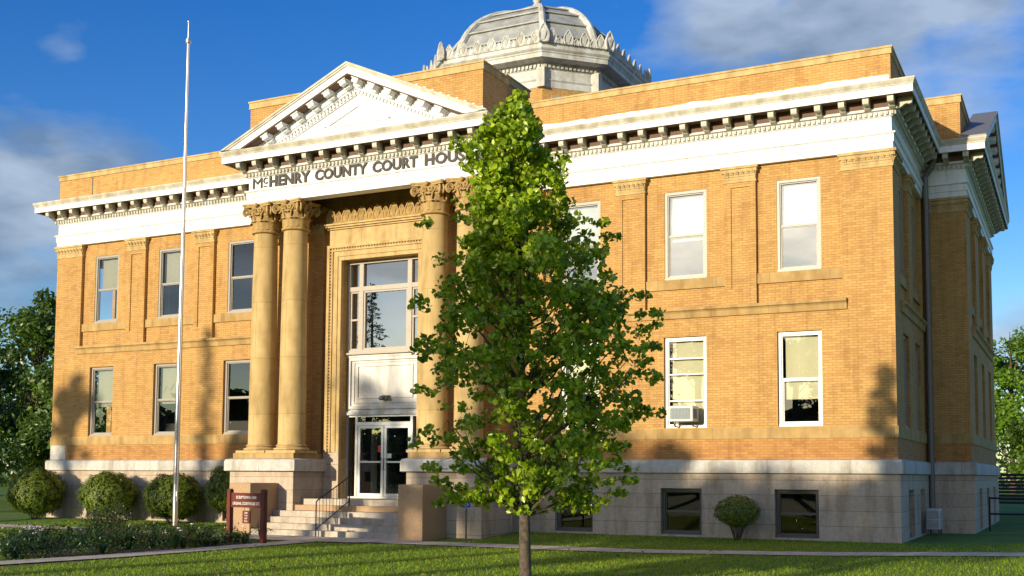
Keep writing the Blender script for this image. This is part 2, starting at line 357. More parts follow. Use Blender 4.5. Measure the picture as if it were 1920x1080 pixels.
# ================================================================ COURTHOUSE
CH = empty('courthouse', (0, 0, 0), 'two storey golden brick courthouse with white cornice, columned portico and low dome', 'courthouse')
H = 14.79; PX = 4.03; PY = -2.2; B0, B1, BX, BK = 6.05, 16.93, 16.02, 23.0
W1, W2, W3 = (11.82, 12.97), (8.71, 9.91), (5.6, 6.79)
Z1, Z2, ZB = (2.93, 5.42), (7.02, 9.48), (.06, 1.30)
bays = [(11.29, 13.53), (8.17, 10.44), (5.05, 7.33)]
wins = [W1, W2, W3]
brick = MB(); low = MB(); lime = MB(); stone = MB(); voids = MB()
PARTS = []
def sill(*a): m_ = MB().box(*a); PARTS.append(('window_sill', m_, TANJ))
def wing(F, side):
    s = side
    q = lambda a, b: (min(s*a, s*b), max(s*a, s*b))
    holes = [(*q(*w_), *Z1, .24) for w_ in wins]+[(*q(*b_), 6.21, 9.95, .12) for b_ in bays]
    holes += [(*q(a, b), 6.62, 9.38, .035, True) for a, b in ((10.62, 11.11), (7.5, 8.0))]
    u0, u1 = q(4.03, H)
    wall(brick, F, u0, u1, 2.6, 9.95, holes)
    wall(brick, F, u0, u1, 2.08, 2.6, [], m=1)
    for b_, w_ in zip(bays, wins): wall(brick, F, *q(*b_), 6.21, 9.95, [(*q(*w_), *Z2, .14)], d=-.12)
    wall(low, F, *q(4.35, H+.06), -.4, 1.7, [(*q(*w_), *ZB, .3) for w_ in ((11.72, 12.85), (8.62, 9.77), (5.47, 6.63))], d=.06)
    for a, b in [(4.03, W3[0]-.0), (W3[0], W3[1]), (W3[1], W2[0]), (W2[0], W2[1]), (W2[1], W1[0]), W1, (W1[1], H)]:
        pass
    PARTS.append(('sill_course', MB().box(*q(4.2, H+.03), -.3, .035, 2.62, 2.915, 0, F), TANJ))
    for (a, b), (c, d) in zip(bays, wins): sill(*q(a+.003, b-.003), -.4, -.06, 6.74, 7.015, 0, F)
    for a, b in ((13.53, H), (10.44, 11.29), (7.33, 8.17)): pil_cap(stone, F, *q(a, b))
def pil_cap(mb, F, a, b, z0=9.58, z1=9.945, o=0):
    mb = MB(); PARTS.append(('pilaster_capital', mb, TAN))
    lip = .03
    mb.box(a-.02, b+.02, -.2, .025+o, z0-.07, z0, 0, F)
    mb.prism([(a+.0, z0), (b, z0), (b+.02, z0+.2), (a-.02, z0+.2)], -.2, .03+o, F)
    mb.box(a-.08, b+.08, -.2, .11+o, z1-.075, z1, 0, F)
    mb.box(a-.05, b+.05, -.2, .075+o, z1-.17, z1-.078, 0, F)
    n = max(3, round((b-a)/.15)); st = (b-a)/n
    for i in range(n):
        c = a+(i+.5)*st
        for k, (dz, dd, wf) in enumerate(((0, .035, .42), (.07, .05, .44), (.13, .075, .36), (.165, .10, .2))):
            mb.box(c-st*wf, c+st*wf, 0, dd+o, z0+.01+dz, z0+.01+dz+.055, 0, F)
F0 = FR(0)
wing(F0, 1); wing(F0, -1)
wtab = [(0, 2.09), (.10, 2.06), (.13, 2.0), (.13, 1.72), (.09, 1.70), (0, 1.70)]
FOOT = [(-H, BK), (-H, B1), (-BX, B1), (-BX, B0), (-H, B0), (-H, 0), (H, 0), (H, B0), (BX, B0), (BX, B1), (H, B1), (H, BK)]
# side walls
for FF, sg in ((SD(H), 1), (SDL(-H), -1)):
    sw = [(1.42, 2.6), (3.85, 5.05)]
    Hh = [(a, b, *Z1, .24) for a, b in sw]+[(1.1, 5.75, 6.21, 9.95, .12)]
    wall(brick, FF, 0, B0, 2.6, 9.95, Hh); wall(brick, FF, 0, B0, 2.08, 2.6, [], m=1)
    brick_b = [(a, b, *Z2, .14) for a, b in sw]
    wall(brick, FF, 1.1, 5.75, 6.21, 9.95, brick_b, d=-.12)
    brick.box(2.86, 3.6, -.12, 0.0, 6.21, 9.949, 0, FF)
    wall(low, FF, -.06, B0, -.4, 1.7, [(1.42, 2.55, *ZB, .3), (3.85, 4.98, *ZB, .3)], d=.06)
    stone.box(-.03, B0, -.3, .035, 2.62, 2.915, 0, FF)
    sill(1.103, 2.857, -.4, -.06, 6.74, 7.015, 0, FF); sill(3.603, 5.747, -.4, -.06, 6.74, 7.015, 0, FF)
    for a, b in ((0, 1.1), (2.86, 3.6)): pil_cap(stone, FF, a, b)
    # rear part beyond the bay
    wall(brick, FF, B1, BK, 2.08, 9.95, [])
    wall(low, FF, B1, BK, -.4, 1.7, [], d=.06)
for FF in (SD(BX), SDL(-BX)):
    sw = [(7.72, 8.92), (10.89, 12.09), (14.06, 15.26)]
    wall(brick, FF, B0, B1, 2.6, 9.95, [(a, b, *Z1, .24) for a, b in sw]+[(a-.35, b+.35, 6.21, 9.95, .12) for a, b in sw])
    wall(brick, FF, B0, B1, 2.08, 2.6, [], m=1)
    for a, b in sw: wall(brick, FF, a-.35, b+.35, 6.21, 9.95, [(a, b, *Z2, .14)], d=-.12); sill(a-.347, b+.347, -.4, -.06, 6.74, 7.015, 0, FF)
    wall(low, FF, B0-.06, B1+.06, -.4, 1.7, [(a, b, *ZB, .3) for a, b in sw], d=.06)
    stone.box(B0-.03, B1+.03, -.3, .035, 2.62, 2.915, 0, FF)
    for a, b in ((B0, 7.37), (9.27, 10.54), (12.44, 13.71), (15.61, B1)): pil_cap(stone, FF, a, b)
for sg in (1, -1):
    for yy, Fq in ((B0, FR(B0)), (B1, lambda u, d, z: (u, B1+d, z))):
        a, b = sorted((sg*H, sg*BX))
        wall(brick, Fq, a, b, 2.6, 9.95, []); wall(brick, Fq, a, b, 2.08, 2.6, [], m=1)
        a2, b2 = sorted((sg*(H+.06), sg*(BX+.06)))
        wall(low, Fq, a2, b2, -.4, 1.7, [], d=.06)
        stone.box(*sorted((sg*(H+.035), sg*(BX+.03))), -.3, .035, 2.62, 2.915, 0, Fq)
        if yy == B0: pil_cap(stone, Fq, *sorted((sg*(H+.14), sg*BX)))
wall(brick, lambda u, d, z: (u, BK+d, z), -H, H, -.3, 9.95, [])
# central bay behind the columns
CY = -.82; FC = FR(CY)
OP = (-1.38, 1.38, .9, 8.22)
wall(brick, FC, -PX, PX, 2.08, 10.4, [(-1.38, 1.38, 2.08, 8.22, .3)], m=0)
for sg in (1, -1):
    wall(brick, (lambda u, d, z, sg=sg: (sg*(PX+d), u, z)), CY, 0, 2.08, 9.95, [])
    brick.box(*sorted((sg*2.05, sg*2.93)), 0, .14, 2.26, 9.1, 0, FC)
    brick.box(*sorted((sg*3.22, sg*4.0)), 0, .14, 2.26, 9.1, 0, FC)
    for a, b in ((2.05, 2.93), (3.22, 4.0)): pil_cap(stone, FC, *sorted((sg*a, sg*b)), z0=9.18, z1=9.94, o=.14)
    a, b = sorted((sg*1.96, sg*4.35))
    pb = MB().box(a, b, -2.4, -.0, -.4, 1.7, 0); PARTS.append(('column_pedestal', pb, GREY))
    a, b = sorted((sg*1.385, sg*1.955))
    PARTS.append(('portal_plinth', MB().box(a, b, -.95, -.5, -.4, 2.3, 0), GREY))
sweep(lime, FOOT[:6]+[(-4.35, 0), (-4.35, -2.4), (-1.96, -2.4), (-1.96, -.6)], wtab, closed=False)
sweep(lime, [(1.96, -.6), (1.96, -2.4), (4.35, -2.4), (4.35, 0)]+FOOT[6:], wtab, closed=False)
for sg in (1, -1):
    a, b = sorted((sg*1.96, sg*4.35)); lime.box(a, b, -2.4, -.3, 1.69, 2.088)
    a, b = sorted((sg*2.0, sg*4.28)); stone.box(a, b, -2.36, CY-.0, 2.089, 2.25)
brick.build('brick_wall', [BRICK, BRICKR], CH)
low.build('basement_wall', GREY, CH)
lime.build('water_table', BAND, CH, True)
stone.build('sill_course', TANJ, CH)
for n_, m_, t_ in PARTS: m_.build(n_, t_, CH)
cs = MB().box(-H-.02, -14.05, -.012, .3, 2.1, 2.615); cs.build('cornerstone', BAND, CH)
# belt course between storeys
pf = [(0, 6.215), (.13, 6.19), (.14, 6.12), (.10, 6.10), (.07, 6.06), (.05, 5.92), (.0, 5.9)]
def belt_run(F, a, b):
    n = len(pf); vs = [F(u, o, z) for u in (a, b) for o, z in pf]; belt = MB()
    belt.add(vs, [(k, k+1, n+k+1, n+k) for k in range(n-1)]+[tuple(range(n)), tuple(range(n, 2*n))]); belt.build('belt_course', TANJ, CH)
belt_run(F0, -13.62, -4.03); belt_run(F0, 4.03, 13.62); belt_run(SD(H), 1.0, B0-.01); belt_run(SD(BX), 7.2, 15.8); belt_run(SDL(-H), 1.0, B0-.01)

# ---- entablature all round
ENT = [(-H, BK), (-H, B1), (-BX, B1), (-BX, B0), (-H, B0), (-H, 0), (-PX, 0), (-PX, PY), (PX, PY), (PX, 0), (H, 0), (H, B0), (BX, B0), (BX, B1), (H, B1), (H, BK)]
ent = MB()
sweep(ent, ENT, [(-.35, 9.95), (.03, 9.95), (.03, 10.12), (.055, 10.125), (.055, 10.31), (.085, 10.33), (.10, 10.345), (.10, 10.375), (.0, 10.40), (.0, 10.77), (.04, 10.79), (.06, 10.80), (.06, 10.915), (.16, 10.93), (.18, 10.98), (.18, 11.2)])
ent.build('frieze', WHITE, CH)
sof = MB(); sweep(sof, ENT, [(.184, 10.985), (.184, 11.198), (.58, 11.198)]); sof.build('cornice_soffit', SOFF, CH)  # soffit brown also runs down the vertical face behind the modillions
cor = MB(); sweep(cor, ENT, [(.575, 11.198), (.575, 11.17), (.60, 11.17), (.60, 11.36)])
sweep(cor, ENT, [(.60, 11.361), (.62, 11.37), (.62, 11.39), (.61, 11.392), (.625, 11.42), (.65, 11.46), (.64, 11.465), (.66, 11.50), (.66, 11.53), (.60, 11.55)], 1)
sweep(cor, ENT, [(.60, 11.551), (-.2, 11.62)])
run_boxes(cor, ENT, .131, .07, .05, .125, 10.815, 10.905, 1, ext=.1)
def modillion(mb, F, s):
    w_ = .075
    mb.prism([(0, 0)], 0, 0, F) if False else None
    prof = [(.17, 11.197), (.52, 11.197), (.52, 11.09), (.50, 11.03), (.45, 11.01), (.38, 11.03), (.32, 11.01), (.26, 10.96), (.17, 10.93)]
    n = len(prof); vs = [F(s+sg*w_, o, z) for sg in (-1, 1) for o, z in prof]
    mb.add(vs, [(k, (k+1) % n, n+(k+1) % n, n+k) for k in range(n)]+[tuple(range(n)), tuple(range(2*n-1, n-1, -1))])
    mb.box(s-w_-.015, s+w_+.015, .186, .545, 11.17, 11.196, 0, F)
mo = MB()
modillion(mo, lambda u, d, z: (u, -d, z), 0)
mo = mo.build('modillion', CREAM, CH); first = [True]
for i, (a, d, nrm, l) in enumerate(along(ENT)):
    if i not in (5, 7, 9, 10, 11, 12): continue          # the runs the photograph shows
    e0 = .35 if i in (7, 10, 12, 5) else -.3; e1 = .35 if i in (7, 9, 11, 12) else -.3
    if i == 11: e0 = -.45
    k = max(1, round((l+e0+e1)/.606)); stp = (l+e0+e1)/k
    for q in range(k):
        o = mo if first[0] else mo.copy()
        if not first[0]: col.objects.link(o)
        first[0] = False; s_ = -e0+(q+.5)*stp
        o.location = (a.x+d.x*s_, a.y+d.y*s_, 0); o.rotation_euler.z = math.atan2(d.y, d.x)
# soffit panel rim between modillions
cor.build('cornice', [WHITE, CREAM], CH)
# flat roof deck and portico ceiling
rf = MB(); rf.box(-H, H, 0, BK, 11.3, 11.5); rf.box(-BX, -H, B0, B1, 11.3, 11.499); rf.box(H, BX, B0, B1, 11.3, 11.499); rf.box(-PX, PX, PY, 0, 11.3, 11.5)
rf.build('roof_deck', ROOFM, CH)
ce = MB().box(-PX+.3, PX-.3, PY+.3, CY, 10.35, 10.45)
for y in (-1.75, -1.25): ce.box(-PX+.35, PX-.35, y-.04, y+.04, 10.27, 10.349)
ce.build('portico_ceiling', SOFF, CH)

# ---- pediments
def pediment(F, half, zb, rise, d_roof):
    ov = .62; hw = half+ov; zt = zb+rise; k = rise/hw
    mb = MB()
    def lay(v0, v1, d0, d1, m=0):
        for sg in (-1, 1):
            x0 = (zt-v0-zb)/k; x1 = (zt-v1-zb)/k
            mb.prism([(sg*x0, zb), (0, zt-v0), (0, zt-v1), (sg*x1, zb)], d0, d1, F, m)
    lay(0, .06, -.1, .66, 2); lay(.06, .12, -.1, .635, 2); lay(.12, .33, -.1, .6)
    lay(.33, .36, -.1, .565, 1)
    lay(.36, .60, -.1, .20); lay(.60, .66, -.1, .16); lay(.66, .79, -.1, .06)
    # raking modillions and dentils
    ang = math.atan(k); ln = hw/cos(ang)
    for sg in (-1, 1):
        s = .42
        while s < ln-1.15:
            x = s*cos(ang); z = zt-x*k
            G = lambda a, d, b, x=x, z=z, sg=sg: F(sg*(x+a*cos(ang)+b*sin(ang)), d, z-a*sin(ang)+b*cos(ang))
            if z-.62 > zb-.05:
                mb.box(-.105, .105, .15, .52, -.475, -.335, 0, G); mb.box(-.135, .135, .19, .545, -.365, -.334, 0, G); mb.box(-.105, .105, .15, .34, -.545, -.476, 0, G)
            s += .62
        s = .12
        while s < ln-.9:
            x = s*cos(ang); z = zt-x*k
            G = lambda a, d, b, x=x, z=z, sg=sg: F(sg*(x+a*cos(ang)+b*sin(ang)), d, z-a*sin(ang)+b*cos(ang))
            if z-.74 > zb: mb.box(-.036, .036, .05, .125, -.695, -.60, 0, G)
            s += .131
    # tympanum with a raised triangle moulding
    xi = (zt-.7-zb)/k
    mb.prism([(-xi, zb-.05), (xi, zb-.05), (0, zt-.7)], -.1, .0, F)
    th = rise*.25
    xa = th/k*1.0
    for (a, b) in (((-xa, zb+.42), (0, zb+.42+th)), ((0, zb+.42+th), (xa, zb+.42)), ((-xa, zb+.42), (xa, zb+.42))):
        a, b = Vector(a), Vector(b); dr = (b-a).normalized(); nn = Vector((-dr.y, dr.x))*.022
        mb.prism([tuple(a-nn), tuple(b-nn), tuple(b+nn), tuple(a+nn)], -.01, .055, F)
    o = mb.build('pediment', [WHITE, SOFF, CREAM], CH)
    g = MB()
    for sg in (-1, 1): g.prism([(sg*hw, zb+.012), (0, zt+.012), (0, zt-.05), (sg*hw, zb-.04)], d_roof, .65, F)
    g.build('pediment_roof', ROOFM, CH)
pediment(FR(PY), PX, 11.58, 2.08, -.1)
pediment(lambda u, d, z: (BX+d, 11.49+u, z), 5.44, 11.58, 2.45, -.12)

# ---- attic walls and parapets
at = MB(); cp = MB()
def attic(x0, x1, y0, y1, z1, cz=.2, z0=11.5):
    at.box(x0, x1, y0, y1, z0, z1-cz); cp.box(x0-.035, x1+.035, y0-.035, y1+.035, z1-cz, z1-.05); cp.box(x0-.06, x1+.06, y0-.06, y1+.06, z1-.05, z1)
attic(-4.13, 4.13, -2.08, -.55, 13.27, .24)
attic(-4.02, 4.02, -.45, 1.1, 13.42, .24)
attic(4.25, H-.0, .0, .38, 12.62); attic(-H, -4.25, .0, .38, 12.62)
attic(H-.38, H-.003, .45, 6.3, 12.62); attic(-H+.003, -H+.38, .45, 6.3, 12.62)
attic(12.6, 15.92, 6.1, 16.88, 13.07, .24)
attic(-15.92, -12.6, 6.1, 16.88, 13.07, .24)
at.build('parapet', BRICK, CH); cp.build('parapet_coping', TAN, CH)
# white sealant smeared along the parapet foot and stepped flashing above the pediment
fl = MB()
def smear(x0, x1, y, zb, amp):
    n = int((x1-x0)/.14); pts = []
    for i in range(n+1):
        x = x0+(x1-x0)*i/n
        pts.append((x, zb+amp*(.35+.65*noise.noise(Vector((x*1.3, zb, 0)))+.35*noise.noise(Vector((x*6, 3, 0))))))
    vs = [(x, y, zb-.25) for x, z in pts]+[(x, y, z) for x, z in pts]; m = len(pts)
    fl.add(vs, [(i, i+1, m+i+1, m+i) for i in range(m-1)])
smear(4.3, 14.75, -.004, 11.85, .09); smear(-14.75, -4.3, -.004, 11.68, .03)
for sg in (-1, 1):
    for i in range(12):
        x = .9+i*.27; zt = 11.58+2.08-(x/4.65)*2.08
        fl.box(*sorted((sg*x, sg*(x+.27))), -2.086, -2.081, zt-.5, zt+.04)
fl.build('roof_flashing', WHITE, CH)
jn = MB().box(4.62, 4.66, -.012, 0, 11.7, 12.62).box(-13.15, -13.11, -.012, 0, 11.62, 12.66)
jn.build('parapet_joint', FRD, CH)

# ---- columns
def acanthus(mb, cx, cy, a, r, z0, h, w_, curl):
    ca, sa = cos(a), sin(a); rows = 6; vs = []
    for i in range(rows+1):
        t = i/rows
        if t < .8: o = r+.012+.05*t*t; z = z0+h*t/.8*.95
        else:
            q = (t-.8)/.2; o = r+.045+curl*sin(q*pi*.6); z = z0+h*(.95+.07*sin(q*pi)-.10*q*q)
        ww = w_*(.75+.4*sin(t*pi*.9))*(1 if t < .9 else .55)*(1+(.12 if i % 2 else -.08))
        for j, (s, dz) in enumerate(((-1, -.018), (-.5, .006), (0, .022), (.5, .006), (1, -.018))):
            oo = o+dz
            vs.append((cx+ca*oo-sa*ww*s*.5, cy+sa*oo+ca*ww*s*.5, z-(.02 if abs(s) == 1 else 0)))
    mb.add(vs, [(i*5+j, i*5+j+1, i*5+j+6, i*5+j+5) for i in range(rows) for j in range(4)])
def spiral(mb, c, ax, r, th, turns=1.9):
    """volute in the plane spanned by horizontal axis ax and z"""
    ax = Vector(ax).normalized(); pts = []; rr = []
    n = 22
    for i in range(n):
        t = i/(n-1); a = -pi/2+turns*2*pi*t; q = r*(1-.8*t)
        pts.append(Vector(c)+ax*(q*cos(a))+Vector((0, 0, 1))*(q*sin(a)+0)); rr.append(th*(1-.45*t))
    mb.tube(pts, rr, 6)
def capital_mesh():
    mb = MB(); z0, z1 = 9.05, 9.95
    mb.lathe(0, 0, [(.37, z0-.02), (.43, z0+.0), (.44, z0+.035), (.42, z0+.07), (.37, z0+.08), (.37, z0+.4), (.40, z0+.62), (.47, z0+.76), (.49, z0+.79)], 28)
    for k in range(8): acanthus(mb, 0, 0, k*pi/4+pi/8, .375, z0+.08, .30, .26, .10)
    for k in range(8): acanthus(mb, 0, 0, k*pi/4, .375, z0+.10, .50, .25, .13)
    for k in range(16): acanthus(mb, 0, 0, k*pi/8+pi/16, .38, z0+.35, .30, .10, .09)
    for k in range(4):
        a = pi/4+k*pi/2; d = Vector((cos(a), sin(a), 0)); c = d*.60; c.z = z0+.66
        p = Vector((-d.y, d.x, 0))
        for s in (-.055, .055): spiral(mb, c+p*s, d, .125, .035)
        mb.tube([d*.40+Vector((0, 0, z0+.45)), d*.47+Vector((0, 0, z0+.58)), d*.58+Vector((0, 0, z0+.755))], [.03, .04, .05], 6)
        b = k*pi/2; e = Vector((cos(b), sin(b), 0)); q = Vector((-e.y, e.x, 0))
        for s in (-1, 1): spiral(mb, e*.47+q*(.10*s)+Vector((0, 0, z0+.68)), q*s, .075, .022, 1.5)
        mb.ball(e*.52+Vector((0, 0, z0+.83)), .07, 6)
        for s in (-1, 1):
            mb.tube([e*.43+q*(.12*s)+Vector((0, 0, z0+.4)), e*.46+q*(.16*s)+Vector((0, 0, z0+.56)), e*.44+q*(.27*s)+Vector((0, 0, z0+.72))], [.022, .03, .02], 5)
    def aba(rc, cc, za, zb_):
        pts = []
        for k in range(4):
            a0 = pi/4+k*pi/2; A = Vector((cos(a0), sin(a0)))*rc; Bp = Vector((cos(a0+pi/2), sin(a0+pi/2)))*rc; n_ = Vector((cos(a0+pi/4), sin(a0+pi/4)))
            tt = (Bp-A).normalized()
            for i in range(9):
                t = i/8; P = (A+tt*.05)*(1-t)+(Bp-tt*.05)*t - n_*(cc*sin(pi*t)); pts.append((P.x, P.y))
        n = len(pts); mb.add([(x, y, z) for z in (za, zb_) for x, y in pts], [(i, (i+1) % n, n+(i+1) % n, n+i) for i in range(n)]+[tuple(range(n)), tuple(range(n, 2*n))])
    aba(.74, .10, z0+.79, z0+.84); aba(.78, .11, z0+.84, z1-.003)
    return mb
def make_column():
    mb = MB(); pr = []
    for i in range(15):
        t = i/14; pr.append((.415-.055*t**1.6, 2.52+t*6.5))
    mb.lathe(0, 0, pr, 40)
    c = mb.build('column', COLM, CH, True)
    cap = capital_mesh().build('capital', CARV, c, True)
    b = MB(); b.box(-.55, .55, -.55, .55, 2.251, 2.33)
    b.lathe(0, 0, [(.5, 2.33), (.545, 2.36), (.545, 2.39), (.5, 2.415), (.455, 2.42), (.445, 2.445), (.46, 2.455), (.48, 2.475), (.46, 2.5), (.425, 2.51), (.42, 2.54)], 36)
    bs = b.build('base', TAN, c, True)
    kids[c.name] = [cap, bs]
    return c
c0 = make_column()
CYC = -1.83
for i, x in enumerate((-3.62, -2.48, 2.48, 3.62)):
    c = c0 if i == 0 else copy_tree(c0)
    c.parent = CH; c.location = (x, CYC, 0)

# ---- palmette ornament
def palmette(mb, F, u, z, w_, h, th=.06, ribs=True, rnd=False):
    out_ = []
    for i in range(13):
        t = i/12; sgn = 1 if t < .5 else -1; q = 1-abs(2*t-1)
        x = sgn*w_*.5*(1-q**(4.5 if rnd else 2.6))**(.5 if rnd else .75)*(.72+.28*sin(pi*min(1, q*1.4))); y = h*q**.9
        out_.append((u+x, z+y))
    mb.prism(out_, 0, th*.6, F)
    mb.tube([F(x, th*.7, y) for x, y in out_], th*.4, 5)
    if ribs:
        for k in range(-2, 3):
            a = k*.42
            mb.tube([F(u+sin(a)*.06*w_, th*.6, z+h*.12), F(u+sin(a)*w_*.28, th*.9, z+h*.55), F(u+sin(a)*w_*.34, th*.6, z+h*(.86-.06*abs(k)))], [th*.2, th*.3, th*.15], 5)
    for sg in (-1, 1): spiral(mb, Vector(F(u+sg*w_*.36, th*.6, z+h*.1)), Vector(F(1, 0, 0))-Vector(F(0, 0, 0)), w_*.15, th*.3, 1.3)
# ---- portal surround
po = MB(); FP = FR(-.95)
for sg in (-1, 1):
    for a, b, d in ((1.385, 1.50, .0), (1.50, 1.66, .03), (1.66, 1.72, .07), (1.76, 1.86, .10)):
        po.box(*sorted((sg*a, sg*b)), -.14, d, 2.3, (8.22+(a-1.38)), 0, FP)
    po.box(*sorted((sg*1.72, sg*1.76)), -.14, .02, 2.3, 8.57, 0, FP)
    z = 2.4
    while z < 8.5: po.box(*sorted((sg*1.72, sg*1.76)), .02, .075, z, z+.05, 0, FP); z += .1
for z0, z1, d, xw in ((8.22, 8.34, 0, 1.5), (8.34, 8.50, .03, 1.66), (8.50, 8.56, .07, 1.72), (8.60, 8.69, .10, 1.86)):
    po.box(-xw, xw, -.14, d, z0, z1-.001, 0, FP)
po.box(-1.72, 1.72, -.14, .02, 8.56, 8.60, 0, FP)
x = -1.7
while x < 1.7: po.box(x, x+.05, .02, .075, 8.562, 8.598, 0, FP); x += .1
po.box(-1.8, 1.8, -.14, .04, 8.69, 9.18, 0, FP)
for xx in (-.62, .62): po.box(xx-.004, xx+.004, .0, .042, 8.7, 9.17, 1, FP)
for z0, z1, d in ((9.18, 9.23, .10), (9.23, 9.29, .17), (9.29, 9.34, .23)): po.box(-1.82-d*.5, 1.82+d*.5, -.14, d, z0, z1, 0, FP)
po.build('portal_surround', [TAN, FRD], CH)
an = MB()
for i in range(-6, 7):
    big = i % 2 == 0
    palmette(an, FR(-1.02), i*.285, 9.345, .34 if big else .21, .46 if big else .37, .07, rnd=True)
an.box(-1.86, 1.86, -.1, .02, 9.34, 9.42, 0, FR(-1.02))
an.build('palmette_cresting', CARV, CH)
# ---- great window, panel and doors (plane y = -.5)
FD = FR(-.5)
def ring(mb, F, a, b, c, d, w_, d0, d1, m=0):
    mb.box(a, a+w_, d0, d1, c, d, m, F); mb.box(b-w_, b, d0, d1, c, d, m, F); mb.box(a+w_, b-w_, d0, d1, c, c+w_, m, F); mb.box(a+w_, b-w_, d0, d1, d-w_, d, m, F)
gw = MB(); ring(gw, FD, -1.38, 1.38, 5.36, 8.22, .09, -.05, .1)
for sg in (-1, 1):
    gw.box(*sorted((sg*.80, sg*.95)), -.05, .09, 5.45, 8.13, 0, FD); gw.box(*sorted((sg*.95, sg*1.29)), -.03, .06, 6.36, 6.42, 0, FD)
    ring(gw, FD, *sorted((sg*.955, sg*1.285)), 5.455, 7.27, .045, -.02, .05, 0)
gw.box(-1.29, 1.29, -.05, .085, 7.28, 7.42, 0, FD); ring(gw, FD, -.795, .795, 5.455, 7.275, .05, -.02, .06); gw.box(-1.38, 1.38, -.05, .2, 5.30, 5.36, 0, FD)
g = gw.build('portal_window', FRB, CH)
MB().add([FD(-1.3, -.0, 5.4), FD(1.3, -.0, 5.4), FD(1.3, -.0, 8.18), FD(-1.3, -.0, 8.18)], [(0, 1, 2, 3)]).build('pane', GLASS2, g)
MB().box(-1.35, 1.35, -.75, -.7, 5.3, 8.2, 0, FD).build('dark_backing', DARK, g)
pn = MB(); pn.box(-1.38, 1.38, -.1, .02, 3.45, 5.30, 0, FD)
ring(pn, FD, -1.34, 1.34, 3.62, 5.22, .10, .02, .08); ring(pn, FD, -1.16, 1.16, 3.80, 5.10, .05, .02, .05)
pn.box(-1.38, 1.38, .02, .14, 3.44, 3.52, 0, FD); pn.box(-1.38, 1.38, .02, .09, 3.52, 3.58, 0, FD); pn.box(-1.38, 1.38, -.1, .1, 5.22, 5.299, 0, FD)
ring(pn, FD, -1.0, 1.0, 3.95, 4.96, .03, .02, .06)
pn.build('entrance_panel', PANEL, CH)
lm = MB().box(-.03, .03, .02, .14, 3.98, 4.03, 0, FD); lm.lathe(.0, -.7, [(.05, 4.0), (.09, 3.96), (.10, 3.90), (.06, 3.87)], 14); lm.lathe(.16, -.68, [(.03, 3.99), (.06, 3.95), (.06, 3.90), (.03, 3.87)], 12)
lm.box(-.05, .2, .02, .16, 3.99, 4.02, 0, FD); lm.build('entrance_lamp', FRD, CH)
dr = MB(); ring(dr, FD, -1.38, 1.38, .90, 3.43, .05, -.03, .05)
for sg in (-1, 1): dr.box(*sorted((sg*.95, sg*1.03)), -.03, .08, .95, 3.40, 0, FD)
dr.box(-.95, .95, -.03, .08, 3.12, 3.22, 0, FD); dr.box(-.95, .95, -.03, .06, .9, .96, 0, FD)
dfr = dr.build('door_frame', ALU, CH)
MB().add([FD(-1.35, -.01, .95), FD(1.35, -.01, .95), FD(1.35, -.01, 3.42), FD(-1.35, -.01, 3.42)], [(0, 1, 2, 3)]).build('sidelight_glass', GLASS, dfr)
for sg in (-1, 1):
    a, b = sorted((sg*.012, sg*.945)); d_ = MB(); ring(d_, FD, a, b, .965, 3.115, .085, .0, .055)
    d_.box(a+.085, b-.085, .01, .05, 1.98, 2.03, 0, FD); leaf = d_.build('door', ALU, CH)
    MB().add([FD(a+.05, .02, 1.0), FD(b-.05, .02, 1.0), FD(b-.05, .02, 3.08), FD(a+.05, .02, 3.08)], [(0, 1, 2, 3)]).build('pane', GLASS, leaf)
    h = MB(); xx = sg*.055; h.tube([FD(xx, .055, 1.75), FD(xx, .12, 1.78), FD(xx, .12, 2.08), FD(xx, .055, 2.11)], .012, 6); h.build('handle', FRD, leaf)
    if sg == 1: MB().box(.10, .26, .024, .03, 2.12, 2.26, 0, FD).build('notice', FRW, leaf)
    else: MB().box(-.22, -.12, .024, .03, 2.3, 2.5, 0, FD).build('notice', plain('red_sticker', (.55, .05, .02)), leaf)
MB().box(-1.36, 1.36, -.9, -.85, .9, 3.44, 0, FD).build('dark_lobby_backing', DARK, CH)  # near-black sheet in place of the unlit lobby
# reveal of the portal
rv = MB()
for sg in (-1, 1): rv.box(*sorted((sg*1.381, sg*1.40)), -.30, .44, .9, 8.22, 0, FD)
rv.build('portal_reveal', TAN, CH)

